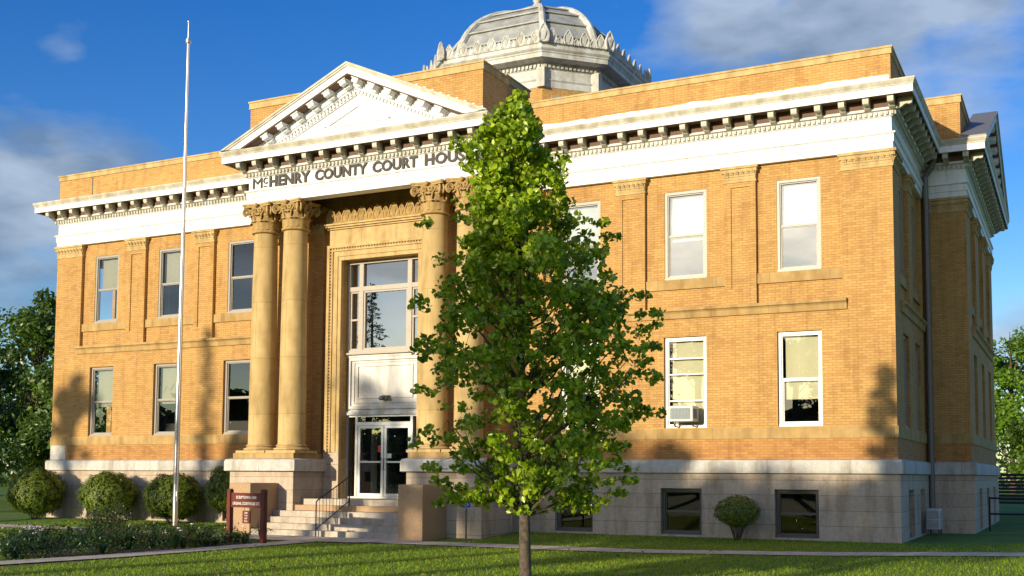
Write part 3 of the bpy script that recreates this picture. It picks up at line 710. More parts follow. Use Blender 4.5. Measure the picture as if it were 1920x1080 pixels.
# ---- windows
def window(F, a, b, c, e, d, frame, style, blind=None, glass=None, label=None):
    a += .004; b -= .004; c += .004; e -= .004
    mb = MB(); w_ = .075; ring(mb, F, a, b, c, e, w_, d-.02, d+.07)
    ring(mb, F, a+w_+.001, b-w_-.001, c+w_+.001, e-w_-.001, .03, d-.02, d+.03)
    ia, ib, ic, ie = a+w_+.03, b-w_-.03, c+w_+.03, e-w_-.03
    mid = ic+(ie-ic)*.5
    if style == 'ac':
        z_ = [ic+(ie-ic)*t for t in (.28, .60, .79)]
        for q in z_: mb.box(ia, ib, d-.03, d+.035, q-.018, q+.018, 0, F)
    elif style == 'low':
        mb.box(ia, ib, d-.03, d+.03, mid-.03, mid+.03, 0, F); mb.box(a, b, d, d+.12, c-.0, c+.07, 0, F)
    else:
        mb.box(ia, ib, d-.045, d+.02, mid-.028, mid+.028, 0, F); ring(mb, F, ia, ib, ic, mid-.028, .025, d-.045, d-.005)
        mb.box(a, b, d+.07, d+.10, c, c+.05, 0, F)
    o = mb.build('window', frame, CH)
    if label: o['label'] = label
    MB().add([F(ia-.02, d-.02, ic-.02), F(ib+.02, d-.02, ic-.02), F(ib+.02, d-.02, ie+.02), F(ia-.02, d-.02, ie+.02)], [(0, 1, 2, 3)]).build('pane', glass or GLASS, o)
    if blind:
        t0, t1 = blind; bm = MB(); n = 7
        zz = ic+(ie-ic)*t0; z2 = ic+(ie-ic)*t1; x0, x1 = ia+.05, ib
        pts = [F(x0+(x1-x0)*i/n, d-.13-.012*sin(i*1.3), z) for z in (zz, z2) for i in range(n+1)]
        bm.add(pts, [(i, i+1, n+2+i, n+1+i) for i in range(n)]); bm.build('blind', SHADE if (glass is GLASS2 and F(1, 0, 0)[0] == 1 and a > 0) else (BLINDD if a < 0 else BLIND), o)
    return o
for s in (1, -1):
    q = lambda p: (min(s*p[0], s*p[1]), max(s*p[0], s*p[1]))
    bl1 = {1: ((.27, 1), (0, 1), (.4, 1)), -1: ((.42, 1), (.44, 1), None)}[s]
    for i, w_ in enumerate(wins):
        st = 'ac' if (s == 1 and i == 1) else 'sash'
        window(F0, *q(w_), *Z1, -.16, FRW if s == 1 else FRG, st, bl1[i])
        bl2 = {1: ((.50, 1), (.44, 1), (.5, 1)), -1: ((.5, 1), (.5, 1), None)}[s][i]
        window(F0, *q(w_), *Z2, -.21, FRG, 'sash', bl2, GLASS2 if s == 1 else GLASS)
    for p in ((11.72, 12.85), (8.62, 9.77), (5.47, 6.63)): window(F0, *q(p), *ZB, -.16, FRD, 'low', None, GLASSB)
for FF, sw in ((SD(H), [(1.42, 2.6), (3.85, 5.05)]), (SD(BX), [(7.72, 8.92), (10.89, 12.09), (14.06, 15.26)])):
    for a, b in sw: window(FF, a, b, *Z1, -.16, FRG, 'sash'); window(FF, a, b, *Z2, -.21, FRG, 'sash')
    for a, b in (sw if len(sw) == 3 else [(1.42, 2.55), (3.85, 4.98)]): window(FF, a, b, *ZB, -.16, FRD, 'low')
# interior: dark floors and back wall stop the light
it = MB(); it.box(-H+.3, H-.3, 3, 3.1, 0, 11.2); it.box(-H+.3, H-.3, .5, 3, 6.15, 6.25); it.box(-H+.3, H-.3, .5, 3, 1.8, 1.9); it.box(H-3.6, H-3.5, 3.1, BK-.5, 0, 11.2); it.box(H-3.5, BX-.5, 6.6, BK-6.5, 6.15, 6.25); it.box(H-3.5, BX-.5, 6.6, BK-6.5, 1.8, 1.9)
it.build('interior_partition', plain('dim_plaster', (.10, .09, .08), .9), CH)

# ---- steps, granite cheek blocks, handrail
st = MB()
for k in range(4): st.box(-2.49, 2.49, -3.62+.33*k, -2.2, -.4+.01*k, .05+.168*k, 0)
st.box(-1.95, 1.95, -2.0, -.5, .3, .895, 0)
st.build('entrance_steps', CONC, CH)
MB().box(-2.49, 2.49, -2.32, -1.95, .56, .72).box(-1.955, 1.955, -1.951, -1.9, .56, .721).build('landing_edge', GRAN, CH)
for sg in (-1, 1):
    a, b = sorted((sg*2.5, sg*3.27)); m_ = MB().box(a, b, -3.68, -2.41, -.4, 1.36); o = m_.build('cheek_block', GRAN, CH)
    bv = o.modifiers.new('bevel', 'BEVEL'); bv.width = .015; bv.segments = 2
hr = MB()
A, Bt = (-.14, -3.72), (-.02, -2.3)
hr.tube([(A[0], A[1], -.1), (A[0], A[1], .86), (A[0]+.02, A[1]+.03, .90), (Bt[0], Bt[1], 1.56)], .018, 8); hr.tube([(Bt[0], Bt[1], .6), (Bt[0], Bt[1], 1.75)], .022, 8)
hr.tube([(A[0], A[1], .10), (Bt[0], Bt[1], .86)], .014, 8)
for i in range(1, 10):
    t = i/10; x, y = A[0]+(Bt[0]-A[0])*t, A[1]+(Bt[1]-A[1])*t; hr.tube([(x, y, .10+.76*t), (x, y, .90+.66*t)], .007, 6)
hr.build('handrail', BLK, CH)

# ---- downspouts on the right side
dp = MB(); dp.tube([(H+.42, B0-.35, 11.1), (H+.32, B0-.3, 10.85), (H+.14, B0-.22, 10.6), (H+.14, B0-.2, 9.7), (H+.14, B0-.2, .15)], .085, 12)
for z in (9.5, 6.4, 3.6, 2.2): dp.lathe(H+.14, B0-.2, [(.085, z-.03), (.105, z-.03), (.105, z+.03), (.085, z+.03)], 12)
dp.tube([(H+.36, B0-.12, 11.0), (H+.16, B0-.07, 10.7), (H+.14, B0-.07, .3)], .045, 8)
dp.build('downspout', PIPE, CH)

# ---- inscription
def text_mesh(s, size, depth=.02, bold=.0, space=1.0):
    c = bpy.data.curves.new('t', 'FONT'); c.body = s; c.size = size; c.extrude = depth; c.offset = bold; c.space_character = space; c.resolution_u = 3
    o = bpy.data.objects.new('t', c); col.objects.link(o); bpy.context.view_layer.update()
    me = bpy.data.meshes.new_from_object(o.evaluated_get(bpy.context.evaluated_depsgraph_get())); bpy.data.objects.remove(o)
    return me
def text_into(mb, s, F, u, z, height, width=None, depth=.02, bold=.0, m=0):
    me = text_mesh(s, 1, 0, bold, 1.05); v = np.array([tuple(p.co) for p in me.vertices])
    mn, mxv = v.min(0), v.max(0); sy = height/(mxv[1]-mn[1]); sx = width/(mxv[0]-mn[0]) if width else sy
    n = len(v); P = [(u+(p[0]-mn[0])*sx, z+(p[1]-mn[1])*sy) for p in v]
    vs = [F(a, 0, b) for a, b in P]+[F(a, depth, b) for a, b in P]; fs = [tuple(n+i for i in pg.vertices) for pg in me.polygons]
    from collections import Counter
    ec = Counter(); 
    for pg in me.polygons:
        vv = list(pg.vertices)
        for i in range(len(vv)): ec[tuple(sorted((vv[i], vv[(i+1) % len(vv)])))] += 1
    fs += [(a, b, n+b, n+a) for (a, b), c in ec.items() if c == 1]
    mb.add(vs, fs, m); return (mxv[0]-mn[0])*sx
le = MB(); FL = FR(PY-.002)
text_into(le, 'M', FL, -3.86, 10.43, .325, .36, .03, .0)
text_into(le, 'C', FL, -3.455, 10.55, .20, .155, .03, .018); le.box(-3.45, -3.31, 0, .03, 10.455, 10.48, 0, FL)
for s_, a, b in (('HENRY', -3.22, -1.68), ('COUNTY', -1.50, .38), ('COURT', .56, 2.11), ('HOUSE', 2.34, 3.90)): 
    lw = MB(); text_into(lw, s_, FL, a, 10.425, .34, b-a, .035, .04); lw.build('inscription', LETM, CH)
le.build('inscription', LETM, CH)

# ---- dome
DC = Vector((0, 10.2)); 
def octa(ap, ch):
    f = ap-ch
    return [(-ap, 10.2+f), (-ap, 10.2-f), (-f, 10.2-ap), (f, 10.2-ap), (ap, 10.2-f), (ap, 10.2+f), (f, 10.2+ap), (-f, 10.2+ap)]
dm = MB(); O = octa(3.25, 1.5)
wall_b = MB(); sweep(wall_b, O, [(0, 11.4), (0, 15.72)]); wall_b.build('drum_brick', BRICK, CH)
sweep(dm, O, [(.0, 15.7), (.03, 15.72), (.03, 15.95), (.07, 16.0), (.02, 16.05), (.02, 16.38), (.06, 16.42), (.06, 16.54), (.12, 16.60), (.48, 16.62), (.56, 16.64), (.56, 16.80), (.59, 16.82), (.59, 16.86), (.63, 16.90), (.66, 16.94), (.66, 16.965), (.61, 16.975), (.61, 17.10), (.65, 17.12), (.65, 17.16), (.5, 17.17), (.3, 17.1), (-.2, 17.25)])
run_boxes(dm, O, .16, .085, .05, .14, 16.43, 16.54)
for (x, y) in O:
    v_ = (Vector((x, y))-DC).normalized(); dm.box(x-.16, x+.16, y-.16, y+.16, 15.7, 16.42)
dm.build('drum_entablature', DOMEW, CH)
# drum windows
dw = MB()
for a, d, nrm, l in along(O):
    F = lambda u, dd, z, a=a, d=d, nrm=nrm: (a.x+d.x*u+nrm.x*dd, a.y+d.y*u+nrm.y*dd, z)
    dw.box(l/2-.7, l/2+.7, 0, .04, 13.0, 15.45, 0, F)
dw.build('drum_louvre', FRG, CH)
cre = MB()
O2 = octa(3.86, 1.78)
for a, d, nrm, l in along(O2):
    F = lambda u, dd, z, a=a, d=d, nrm=nrm: (a.x+d.x*u+nrm.x*dd, a.y+d.y*u+nrm.y*dd, z)
    k = max(4, round(l/.62)); stp = l/k
    for i in range(k):
        palmette(cre, F, (i+.5)*stp, 17.14, .36, .52, .07); 
        if i: palmette(cre, F, i*stp, 17.14, .2, .24, .06, False)
for (x, y) in O2:
    v_ = (Vector((x, y))-DC).normalized(); t_ = Vector((-v_.y, v_.x))
    F = lambda u, dd, z, x=x, y=y, v_=v_, t_=t_: (x+t_.x*u+v_.x*dd, y+t_.y*u+v_.y*dd, z)
    palmette(cre, F, 0, 17.12, .38, .66, .14)
cre.build('dome_cresting', DOMEW, CH)
ds = MB(); rb = MB(); nst = 12
def dome_r(t):  # t 0..1 -> scale, z
    a = t*pi/2*.93
    return cos(a)**.92, 17.05+2.78*sin(a)
bounds = [0, .2, .4, .58, .74, .88, 1.0]
Ob = octa(3.2, 1.45)
for i in range(nst):
    t0, t1 = i/nst, (i+1)/nst
    (s0, z0), (s1, z1) = dome_r(t0), dome_r(t1)
    lo = .0
    for j in range(8):
        p, q = Vector(Ob[j])-DC, Vector(Ob[(j+1) % 8])-DC
        step = .03 if (i % 2 == 0) else 0
        vs = [(p.x*s0*(1+step), 10.2+p.y*s0*(1+step), z0), (q.x*s0*(1+step), 10.2+q.y*s0*(1+step), z0), (q.x*s1, 10.2+q.y*s1, z1), (p.x*s1, 10.2+p.y*s1, z1)]
        ds.add(vs, [(0, 1, 2, 3)])
    if i % 2 == 0:
        ring_ = [(p_[0]*s0, 10.2+(p_[1]-10.2)*s0) for p_ in Ob]
        sweep(ds, ring_, [(-.05, z0-.01), (.11, z0-.01), (.12, z0+.03), (-.05, z0+.05)])
ds.build('dome_shell', DOME, CH)
for j in range(8):
    p = Vector(Ob[j])-DC; pts = []; 
    for i in range(15):
        s, z = dome_r(i/14); pts.append((p.x*s*1.015, 10.2+p.y*s*1.015, z+.02))
    rb.tube(pts, [.15-.05*i/14 for i in range(15)], 8)
rb.build('dome_ribs', DOMEW, CH, True)
s1, z1 = dome_r(1)
tp = MB(); tp.lathe(0, 10.2, [(.95, z1-.12), (1.0, z1-.05), (.92, z1), (.72, z1+.06), (.68, z1+.16), (.74, z1+.2), (.55, z1+.28), (.25, z1+.42), (.12, z1+.6), (.18, z1+.7), (.1, z1+.85), (.02, z1+1.2)], 16)
tp.build('dome_finial', DOMEW, CH, True)

# ================================================================ GROUND
def ground():
    xs = sorted(set([round(v, 2) for v in np.concatenate([np.arange(-40, 40, .8), [-600, -300, -150, -80, -55, 55, 80, 150, 300, 600]])]))
    ys = sorted(set([round(v, 2) for v in np.concatenate([np.arange(-30, 30, .6), [-600, -300, -150, -80, -50, -40, 45, 80, 150, 300, 600]])]))
    vs = [(x, y, GZ(x, y)) for y in ys for x in xs]; n = len(xs)
    fs = [(j*n+i, j*n+i+1, (j+1)*n+i+1, (j+1)*n+i) for j in range(len(ys)-1) for i in range(n-1)]
    g_ = MB(); g_.add(vs, fs); o = g_.build('lawn', LAWN, smooth=True); tag(o, 'green lawn in front of the courthouse', 'lawn', kind='structure')
ground()
def strip(name, pts, w0, label, cat, mat=PATHM, lift=.02, thick=.0):
    """path following the ground; pts centre line, w0 width"""
    P = []
    for (a, b) in zip(pts, pts[1:]):
        a, b = Vector(a), Vector(b); k = max(1, int((b-a).length/.4)); P += [a.lerp(b, i/k) for i in range(k)]
    P.append(Vector(pts[-1])); mb = MB(); vs = []
    for i, p in enumerate(P):
        t = (P[min(i+1, len(P)-1)]-P[max(0, i-1)]).normalized(); n_ = Vector((-t.y, t.x))
        for s in (-.5, 0, .5):
            q = p+n_*(w0*s); vs.append((q.x, q.y, GZ(q.x, q.y)+lift))
    fs = [(i*3+j, i*3+j+1, i*3+j+4, i*3+j+3) for i in range(len(P)-1) for j in range(2)]
    mb.add(vs, fs); o = mb.build(name, mat); tag(o, label, cat, kind='structure'); return o
strip('pavement', [(-40, -4.45), (0, -4.45), (30, -4.45)], 1.25, 'narrow concrete path running along the front of the courthouse', 'path')
strip('footpath', [(.75, -4.9), (.75, -9), (.6, -12), (.1, -15), (-.8, -20), (-2, -30)], .85, 'concrete walk leading from the steps past the flower bed', 'path', lift=.026)
mb_ = MB().add([(x, y, GZ(0, -4)+.03) for x, y in ((-2.5, -3.6), (3.2, -3.6), (3.6, -4.2), (2.2, -5.4), (-.6, -5.6), (-2.4, -5.0))], [(0, 1, 2, 3, 4, 5)])
tag(mb_.build('plaza', PATHM), 'concrete landing pad at the foot of the steps', 'pavement', kind='structure')
strip('road', [(24, 60), (20, 34), (40, 31)], 5, 'pale pavement beyond the right end of the courthouse', 'road', lift=.02)

# ================================================================ FOLIAGE
def leaf_mesh(C, size, seed=0, up=.25, out_c=None, shape='leaf', droop=.0):
    """C Nx3 centres; one folded leaf (two triangles pairs) per centre"""
    rs = np.random.RandomState(seed); n = len(C)
    nrm = rs.normal(size=(n, 3)); nrm[:, 2] += up*2
    if out_c is not None:
        o = C-np.asarray(out_c); o /= (np.linalg.norm(o, axis=1, keepdims=True)+1e-6); nrm += o*1.3
    nrm /= np.linalg.norm(nrm, axis=1, keepdims=True)
    t = rs.normal(size=(n, 3)); t[:, 2] -= droop; t -= nrm*(t*nrm).sum(1, keepdims=True); t /= np.linalg.norm(t, axis=1, keepdims=True)
    b = np.cross(nrm, t); s = size*(.65+.7*rs.rand(n, 1))
    if shape == 'leaf': K = [(-.5, 0, 0), (-.18, .42, .12), (.22, .34, .10), (.6, 0, -.05), (.22, -.34, .10), (-.18, -.42, .12)]
    elif shape == 'tri': K = [(-.5, .2, 0), (-.5, -.2, 0), (.6, 0, 0)]
    else: K = [(-.5, 0, 0), (0, .3, .08), (.6, 0, 0), (0, -.3, .08)]
    V = np.stack([C+s*(k[0]*t+k[1]*b+k[2]*nrm) for k in K], 1).reshape(-1, 3)
    kk = len(K)
    if kk == 6:
        base = np.array([[0, 1, 2, 3], [0, 3, 4, 5]]); F_ = (np.arange(n)[:, None, None]*6+base).reshape(-1, 4); per = 4
    elif kk == 4:
        base = np.array([[0, 1, 2], [0, 2, 3]]); F_ = (np.arange(n)[:, None, None]*4+base).reshape(-1, 3); per = 3
    else: F_ = np.arange(n*3).reshape(-1, 3); per = 3
    return V, F_, per
def np_obj(name, V, F_, per, mat, parent=None, loc=None):
    me = bpy.data.meshes.new(name); me.vertices.add(len(V)); me.vertices.foreach_set('co', V.astype(np.float32).ravel())
    me.loops.add(F_.size); me.loops.foreach_set('vertex_index', F_.astype(np.int32).ravel())
    me.polygons.add(len(F_)); me.polygons.foreach_set('loop_start', np.arange(0, F_.size, per, dtype=np.int32)); 
    me.update(calc_edges=True); me.validate(); me.materials.append(mat)
    o = bpy.data.objects.new(name, me); col.objects.link(o)
    if parent: o.parent = parent
    if loc: o.location = loc
    return o
def limb(mb, a, b, r0, r1, sag=.15, n=6, seed=0):
    rs = random.Random(seed); a, b = Vector(a), Vector(b); pts = []; rr = []
    for i in range(n+1):
        t = i/n; p = a.lerp(b, t); p.z += sag*(b-a).length*(t*t-t); p += Vector((rs.uniform(-1, 1), rs.uniform(-1, 1), rs.uniform(-1, 1)))*.03*(b-a).length*sin(pi*t)
        pts.append(p); rr.append(r0+(r1-r0)*t)
    mb.tube(pts, rr, 6); return pts

# ---- the young linden in front of the facade
def linden():
    base = Vector((12.0, -15.45, GZ(12, -15.5)))
    T = empty('linden_tree', tuple(base), 'young leafy linden tree with a slim trunk in front of the entrance wing', 'tree')
    ce = Vector((18.794, -29.518, 1.64)); dist = 15.6
    rdir = Vector((rt.x, rt.y, 0)).normalized(); fdir = Vector((-rdir.y, rdir.x, 0))
    sc_ = dist/2121.57*1.005
    def lx(u): return (u-983)*sc_          # sideways metres from the trunk
    def lz(v): return 1.64+(893-v)*sc_-base.z
    prof = [(170, 958, 972), (195, 937, 984), (225, 915, 1000), (250, 885, 1010), (300, 870, 1022), (340, 868, 1036), (400, 862, 1075), (450, 856, 1130), (500, 830, 1160), (545, 812, 1175), (590, 806, 1190), (640, 776, 1215), (690, 782, 1212), (740, 780, 1208), (790, 788, 1200), (850, 795, 1196), (900, 830, 1170), (940, 900, 1130), (955, 940, 1060)]
    prof = [(lz(v), lx(a), lx(b)) for v, a, b in prof]; zs = [p[0] for p in prof][::-1]; la = [p[1] for p in prof][::-1]; lb = [p[2] for p in prof][::-1]
    rs = np.random.RandomState(5); wood = MB()
    ztop = prof[0][0]
    def tx(z): return lx(983-12*min(1, z/4)-10*max(0, (z-3)/4))
    trunk = [rdir*tx(z)+Vector((0, 0, z)) for z in np.linspace(-.1, ztop-.1, 16)]
    wood.tube([tuple(p) for p in trunk], [max(.012, .088*(1-i/15.5)**.85) if i > 1 else (.10 if i == 0 else .086) for i in range(16)], 12)
    cl = []
    # limbs, each ending in leaf sprays inside the measured outline
    k = 0
    for i in range(92):
        t = rs.rand()**.8; z = zs[0]+(ztop-zs[0])*(.02+.96*t); l_, r_ = np.interp(z, zs, la), np.interp(z, zs, lb)
        cx = (l_+r_)/2; w_ = (r_-l_)/2; ang = i*2.39996+rs.uniform(-.3, .3)
        tipr = w_*rs.uniform(.72, .93)
        tip = rdir*(cx+cos(ang)*tipr)+fdir*(sin(ang)*tipr*.95)+Vector((0, 0, z))
        z0 = max(1.15, z-.15-tipr*rs.uniform(.6, 1.1)); stt = rdir*tx(z0)+Vector((0, 0, z0))
        rr0 = .012+.014*(ztop-z0)/ztop
        pts = limb(wood, stt, tip, rr0, .004, .10, 7, i)
        for j in range(2, 8):
            f = j/7
            for q in range(1 if f < .6 else 2):
                off = Vector(rs.normal(size=3))*(.10+.13*f); c = pts[j]+off
                cl.append((c, .07+.09*rs.rand()))
                if rs.rand() < .35: wood.tube([tuple(pts[j]), tuple((pts[j]+c)/2+Vector((0, 0, .02))), tuple(c)], [.004, .003, .002], 4)
    # extra sprays near the outline so that it reads crisp and uneven
    for i in range(290):
        z = zs[0]+(ztop-zs[0])*rs.rand()**.9; l_, r_ = np.interp(z, zs, la), np.interp(z, zs, lb); cx = (l_+r_)/2; w_ = (r_-l_)/2; ang = rs.uniform(0, 2*pi)
        q = w_*rs.uniform(.55, .97); cl.append((rdir*(cx+cos(ang)*q)+fdir*(sin(ang)*q)+Vector((0, 0, z)), .09+.08*rs.rand()))
    # the few stray sprays the crown throws out
    for u, v, dd in ((1236, 775, 0), (1215, 775, .1), (1190, 700, .1), (1222, 612, 0), (1225, 650, .1), (1222, 590, 0), (1150, 440, .1), (1128, 415, 0), (845, 940, -.1), (820, 945, 0), (1110, 955, 0), (1130, 940, 0), (850, 915, 0), (775, 660, 0), (788, 640, 0), (780, 735, 0), (800, 880, 0), (1160, 925, 0), (1140, 905, .2), (1175, 900, -.2), (1185, 880, 0), (1100, 930, .2), (1080, 945, 0), (815, 905, .1), (835, 925, 0), (870, 925, .2), (900, 940, 0), (1120, 880, .4), (1150, 870, -.3), (860, 880, -.3)):
        c = rdir*lx(u)+fdir*dd+Vector((0, 0, lz(v))); s0 = rdir*lx(u*.8+983*.2)+Vector((0, 0, lz(v)-.02)); cl.append((c, .085)); cl.append(((c+s0)/2, .085)); limb(wood, s0, c, .005, .002, .05, 4, int(u))
    for v, u in ((178, 966), (186, 960), (196, 972), (205, 945), (212, 978), (222, 935), (232, 990), (240, 905), (236, 960), (250, 995), (255, 895)): cl.append((rdir*lx(u)+Vector((0, 0, lz(v))), .085))
    P = []
    for c, r in cl:
        n = int(29*(r/.12)**1.3*rs.uniform(.35, 1.45)); d = rs.normal(size=(n, 3)); d /= np.linalg.norm(d, axis=1, keepdims=True); d *= (rs.rand(n, 1)**.4)*r*1.15; d[:, 2] *= .75
        P.append(np.array(c)+d)
    P = np.concatenate(P); 
    sx_ = P@np.array(rdir); lo_ = np.interp(P[:, 2], zs, la); hi_ = np.interp(P[:, 2], zs, lb)
    cen = (lo_+hi_)/2; hw_ = (hi_-lo_)/2; P = P[((np.abs(sx_-cen) < hw_*1.12+.02) | (P[:, 2] < lz(260))) & (P[:, 2] < ztop+.05) & (P[:, 2] > zs[0]-.06)]
    tr = wood.build('trunk', BARK, T, True)
    V, F_, per = leaf_mesh(P, .073, 3, -.05, None, droop=.8)
    np_obj('crown', V, F_, per, LEAF, T)
    return len(P)
print('linden leaves', linden())

def tree(name, label, cat, x, y, h, r, trunk_h, leaves, leaf, mat, seed, group=None, sx=1, trunk_r=None, clumps=40, squash=1.0, bark=BARKD, shape='quad', bottom=None):
    z0 = GZ(x, y) if abs(x) < 40 and abs(y) < 40 else -.13
    T = empty(name, (x, y, z0), label, cat, group); rs = np.random.RandomState(seed); wood = MB()
    tr_ = trunk_r or h*.018
    hc = (h+trunk_h)/2; rz = (h-trunk_h)/2
    wood.tube([(0, 0, -.2), (.0, .02, trunk_h), (.1, 0, hc), (.05, .05, h-.15*rz)], [tr_*1.3, tr_, tr_*.6, .03], 9)
    P = []
    for i in range(clumps):
        d = rs.normal(size=3); d /= np.linalg.norm(d); q = rs.uniform(.45, .95)
        c = np.array([d[0]*r*q*sx, d[1]*r*q, hc+d[2]*rz*q*squash]); cr_ = r*rs.uniform(.22, .38)
        wood_r = tr_*.22; limb(wood, (0.03, 0, max(trunk_h*.9, c[2]-abs(d[2])*rz*.2-r*.5)), tuple(c), wood_r, .012, .12, 5, i+seed)
        n = int(leaves/clumps*rs.uniform(.6, 1.4)); e = rs.normal(size=(n, 3)); e /= np.linalg.norm(e, axis=1, keepdims=True); e *= rs.rand(n, 1)**.45*cr_; e[:, 2] *= .7
        P.append(c+e)
    P = np.concatenate(P)
    wood.build('trunk', bark, T, True)
    V, F_, per = leaf_mesh(P, leaf, seed+1, .2, np.array([0, 0, hc-rz*.2]), shape); np_obj('crown', V, F_, per, mat, T)
    return T
def conifer(name, label, x, y, h, r, leaves, seed, group=None, mat=LEAFD, base=.8):
    z0 = -.13; T = empty(name, (x, y, z0), label, 'tree', group); rs = np.random.RandomState(seed); wood = MB()
    wood.tube([(0, 0, -.2), (0, 0, h*.5), (0, 0, h)], [h*.02, h*.012, .015], 8); P = []
    nb = int(h*7)
    for i in range(nb):
        t = i/nb; z = base+(h-base)*t; L_ = r*(1-t)**.8*rs.uniform(.7, 1.12); a = rs.uniform(0, 2*pi); e = np.array([cos(a)*L_, sin(a)*L_, z-.15*L_])
        wood.tube([(0, 0, z), tuple(e)], [.03, .008], 4)
        n = int(leaves/nb*(.4+1.2*(1-t))); s = rs.rand(n, 1)**.7; w_ = .12+.18*L_*(1-s)
        P.append(np.array([0, 0, z])+s*(e-np.array([0, 0, z]))+rs.normal(size=(n, 3))*w_*np.array([.8, .8, .4]))
    P = np.concatenate(P); wood.build('trunk', BARKD, T, True)
    V, F_, per = leaf_mesh(P, .17, seed, .1, np.array([0, 0, 0]), 'quad', .5); np_obj('crown', V, F_, per, mat, T); return T

# trees behind the left end of the courthouse
gL = 'trees beyond the left end of the courthouse'
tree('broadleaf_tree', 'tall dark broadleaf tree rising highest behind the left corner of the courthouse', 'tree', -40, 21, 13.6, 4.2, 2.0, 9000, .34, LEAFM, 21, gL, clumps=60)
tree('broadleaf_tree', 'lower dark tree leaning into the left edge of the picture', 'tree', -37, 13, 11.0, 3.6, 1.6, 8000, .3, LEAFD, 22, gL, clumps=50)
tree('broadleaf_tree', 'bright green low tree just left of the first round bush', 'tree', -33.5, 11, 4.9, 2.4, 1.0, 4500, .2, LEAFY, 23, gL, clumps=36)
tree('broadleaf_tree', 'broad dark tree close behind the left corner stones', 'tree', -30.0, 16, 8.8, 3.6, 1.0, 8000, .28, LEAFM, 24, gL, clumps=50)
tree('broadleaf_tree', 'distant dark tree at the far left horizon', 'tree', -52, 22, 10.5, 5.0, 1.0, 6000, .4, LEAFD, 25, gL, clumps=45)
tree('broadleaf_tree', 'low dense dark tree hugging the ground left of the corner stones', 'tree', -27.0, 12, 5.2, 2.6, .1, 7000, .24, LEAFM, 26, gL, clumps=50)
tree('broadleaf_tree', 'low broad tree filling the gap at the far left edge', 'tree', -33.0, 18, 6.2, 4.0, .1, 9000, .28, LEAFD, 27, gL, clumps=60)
rs = np.random.RandomState(78)
for nm, x0, x1, y0, lb_ in (('distant_hedgerow', -160, -30, 62, 'dark hedgerow closing the horizon left of the courthouse'), ('distant_thicket', 8, 60, 125, 'dark thicket closing the horizon right of the courthouse')):
    n = int((x1-x0)*130); X = rs.uniform(x0, x1, n); top = 5+1.5*np.sin(X*.21)+1.2*np.sin(X*.6+1); Z = rs.rand(n)**.8*top; Y = y0+rs.normal(size=n)*1.5
    V, F_, per = leaf_mesh(np.stack([X, Y, Z], 1), .7, 5, .1, None, 'quad'); tag(np_obj(nm, V, F_, per, LEAFD), lb_, 'hedgerow', kind='stuff')
# trees behind the right end
gR = 'trees beyond the right end of the courthouse'
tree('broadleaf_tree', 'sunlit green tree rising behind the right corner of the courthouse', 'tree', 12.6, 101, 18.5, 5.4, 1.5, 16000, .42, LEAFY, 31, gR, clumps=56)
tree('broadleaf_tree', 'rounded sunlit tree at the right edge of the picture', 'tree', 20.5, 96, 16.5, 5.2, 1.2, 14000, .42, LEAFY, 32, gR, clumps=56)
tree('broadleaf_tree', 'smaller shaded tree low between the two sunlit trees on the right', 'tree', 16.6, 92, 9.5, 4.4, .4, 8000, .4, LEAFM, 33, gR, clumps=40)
# trees across the street, behind the camera: they shade the facade and mirror in the panes
gS = 'trees across the street that shade the courthouse'
def cast(x, z, Dn):    # where a tree must stand, and how tall, for its shadow to reach (x, z) on the facade
    return x-Dn*math.tan(AZ), -Dn, z+Dn/cos(AZ)*math.tan(EL)+.13
X, Y, hh = cast(14.5, 4.5, 32); conifer('spruce_tree', 'pointed spruce whose shadow lies on the right corner', X, Y, hh, 1.9, 9000, 41, gS, base=2)
conifer('spruce_tree', 'broad spruce mirrored in the great window above the doors', -39.5, -59, 19.5, 4.2, 12000, 42, gS)
for i, (x, z, Dn, r, th, lv, ty) in enumerate([(-7.5, 6.6, 44, 1.6, 3.5, 4800, 'c'), (-13.8, 5.2, 48, 1.3, 10.5, 750, 'b'), (-5.2, 4.0, 50, 1.5, 9.6, 1300, 'b'), (.4, 5.2, 50, 1.9, 9.5, 900, 'b'), (2.9, 2.3, 54, 1.6, 8.0, 900, 'b'), (6.2, 3.1, 58, 2.6, 9.3, 3000, 'b'), (8.8, 2.7, 52, 2.4, 8.6, 2900, 'b'), (11.3, 2.1, 60, 2.5, 9.2, 2900, 'b'), (13.8, 1.7, 56, 2.2, 8.4, 2000, 'b'), (17, 2.6, 61, 2.4, 10, 2600, 'b'), (20.5, 2.8, 58, 2.2, 9.6, 2600, 'b'), (25, 4.0, 64, 3.4, 6, 4600, 'b')]):
    X, Y, hh = cast(x, z, Dn)
    if ty == 'c': conifer('spruce_tree', 'tall spruce across the street throwing the shadow beside the left columns', X, Y, hh, r, lv, 50+i, gS)
    else: tree('broadleaf_tree', 'leafy street tree standing across the street from the courthouse', 'tree', X, Y, hh, r, th, lv, .34, LEAFD, 50+i, gS, clumps=34)

# distant belt of woodland beyond the street (mirrored in the lower panes)
rs = np.random.RandomState(77); n = 46000
X = rs.uniform(-190, 120, n); top = 11+2.5*np.sin(X*.11)+1.8*np.sin(X*.37+1)+1.0*np.sin(X*.9); Z = rs.rand(n)**.8*top; Y = -118+rs.normal(size=n)*3+np.abs(X)*.1
V, F_, per = leaf_mesh(np.stack([X, Y, Z], 1), 1.5, 5, .1, None, 'quad')
tag(np_obj('distant_woodland', V, F_, per, LEAFD), 'dark belt of woodland far beyond the street', 'woodland', kind='stuff')
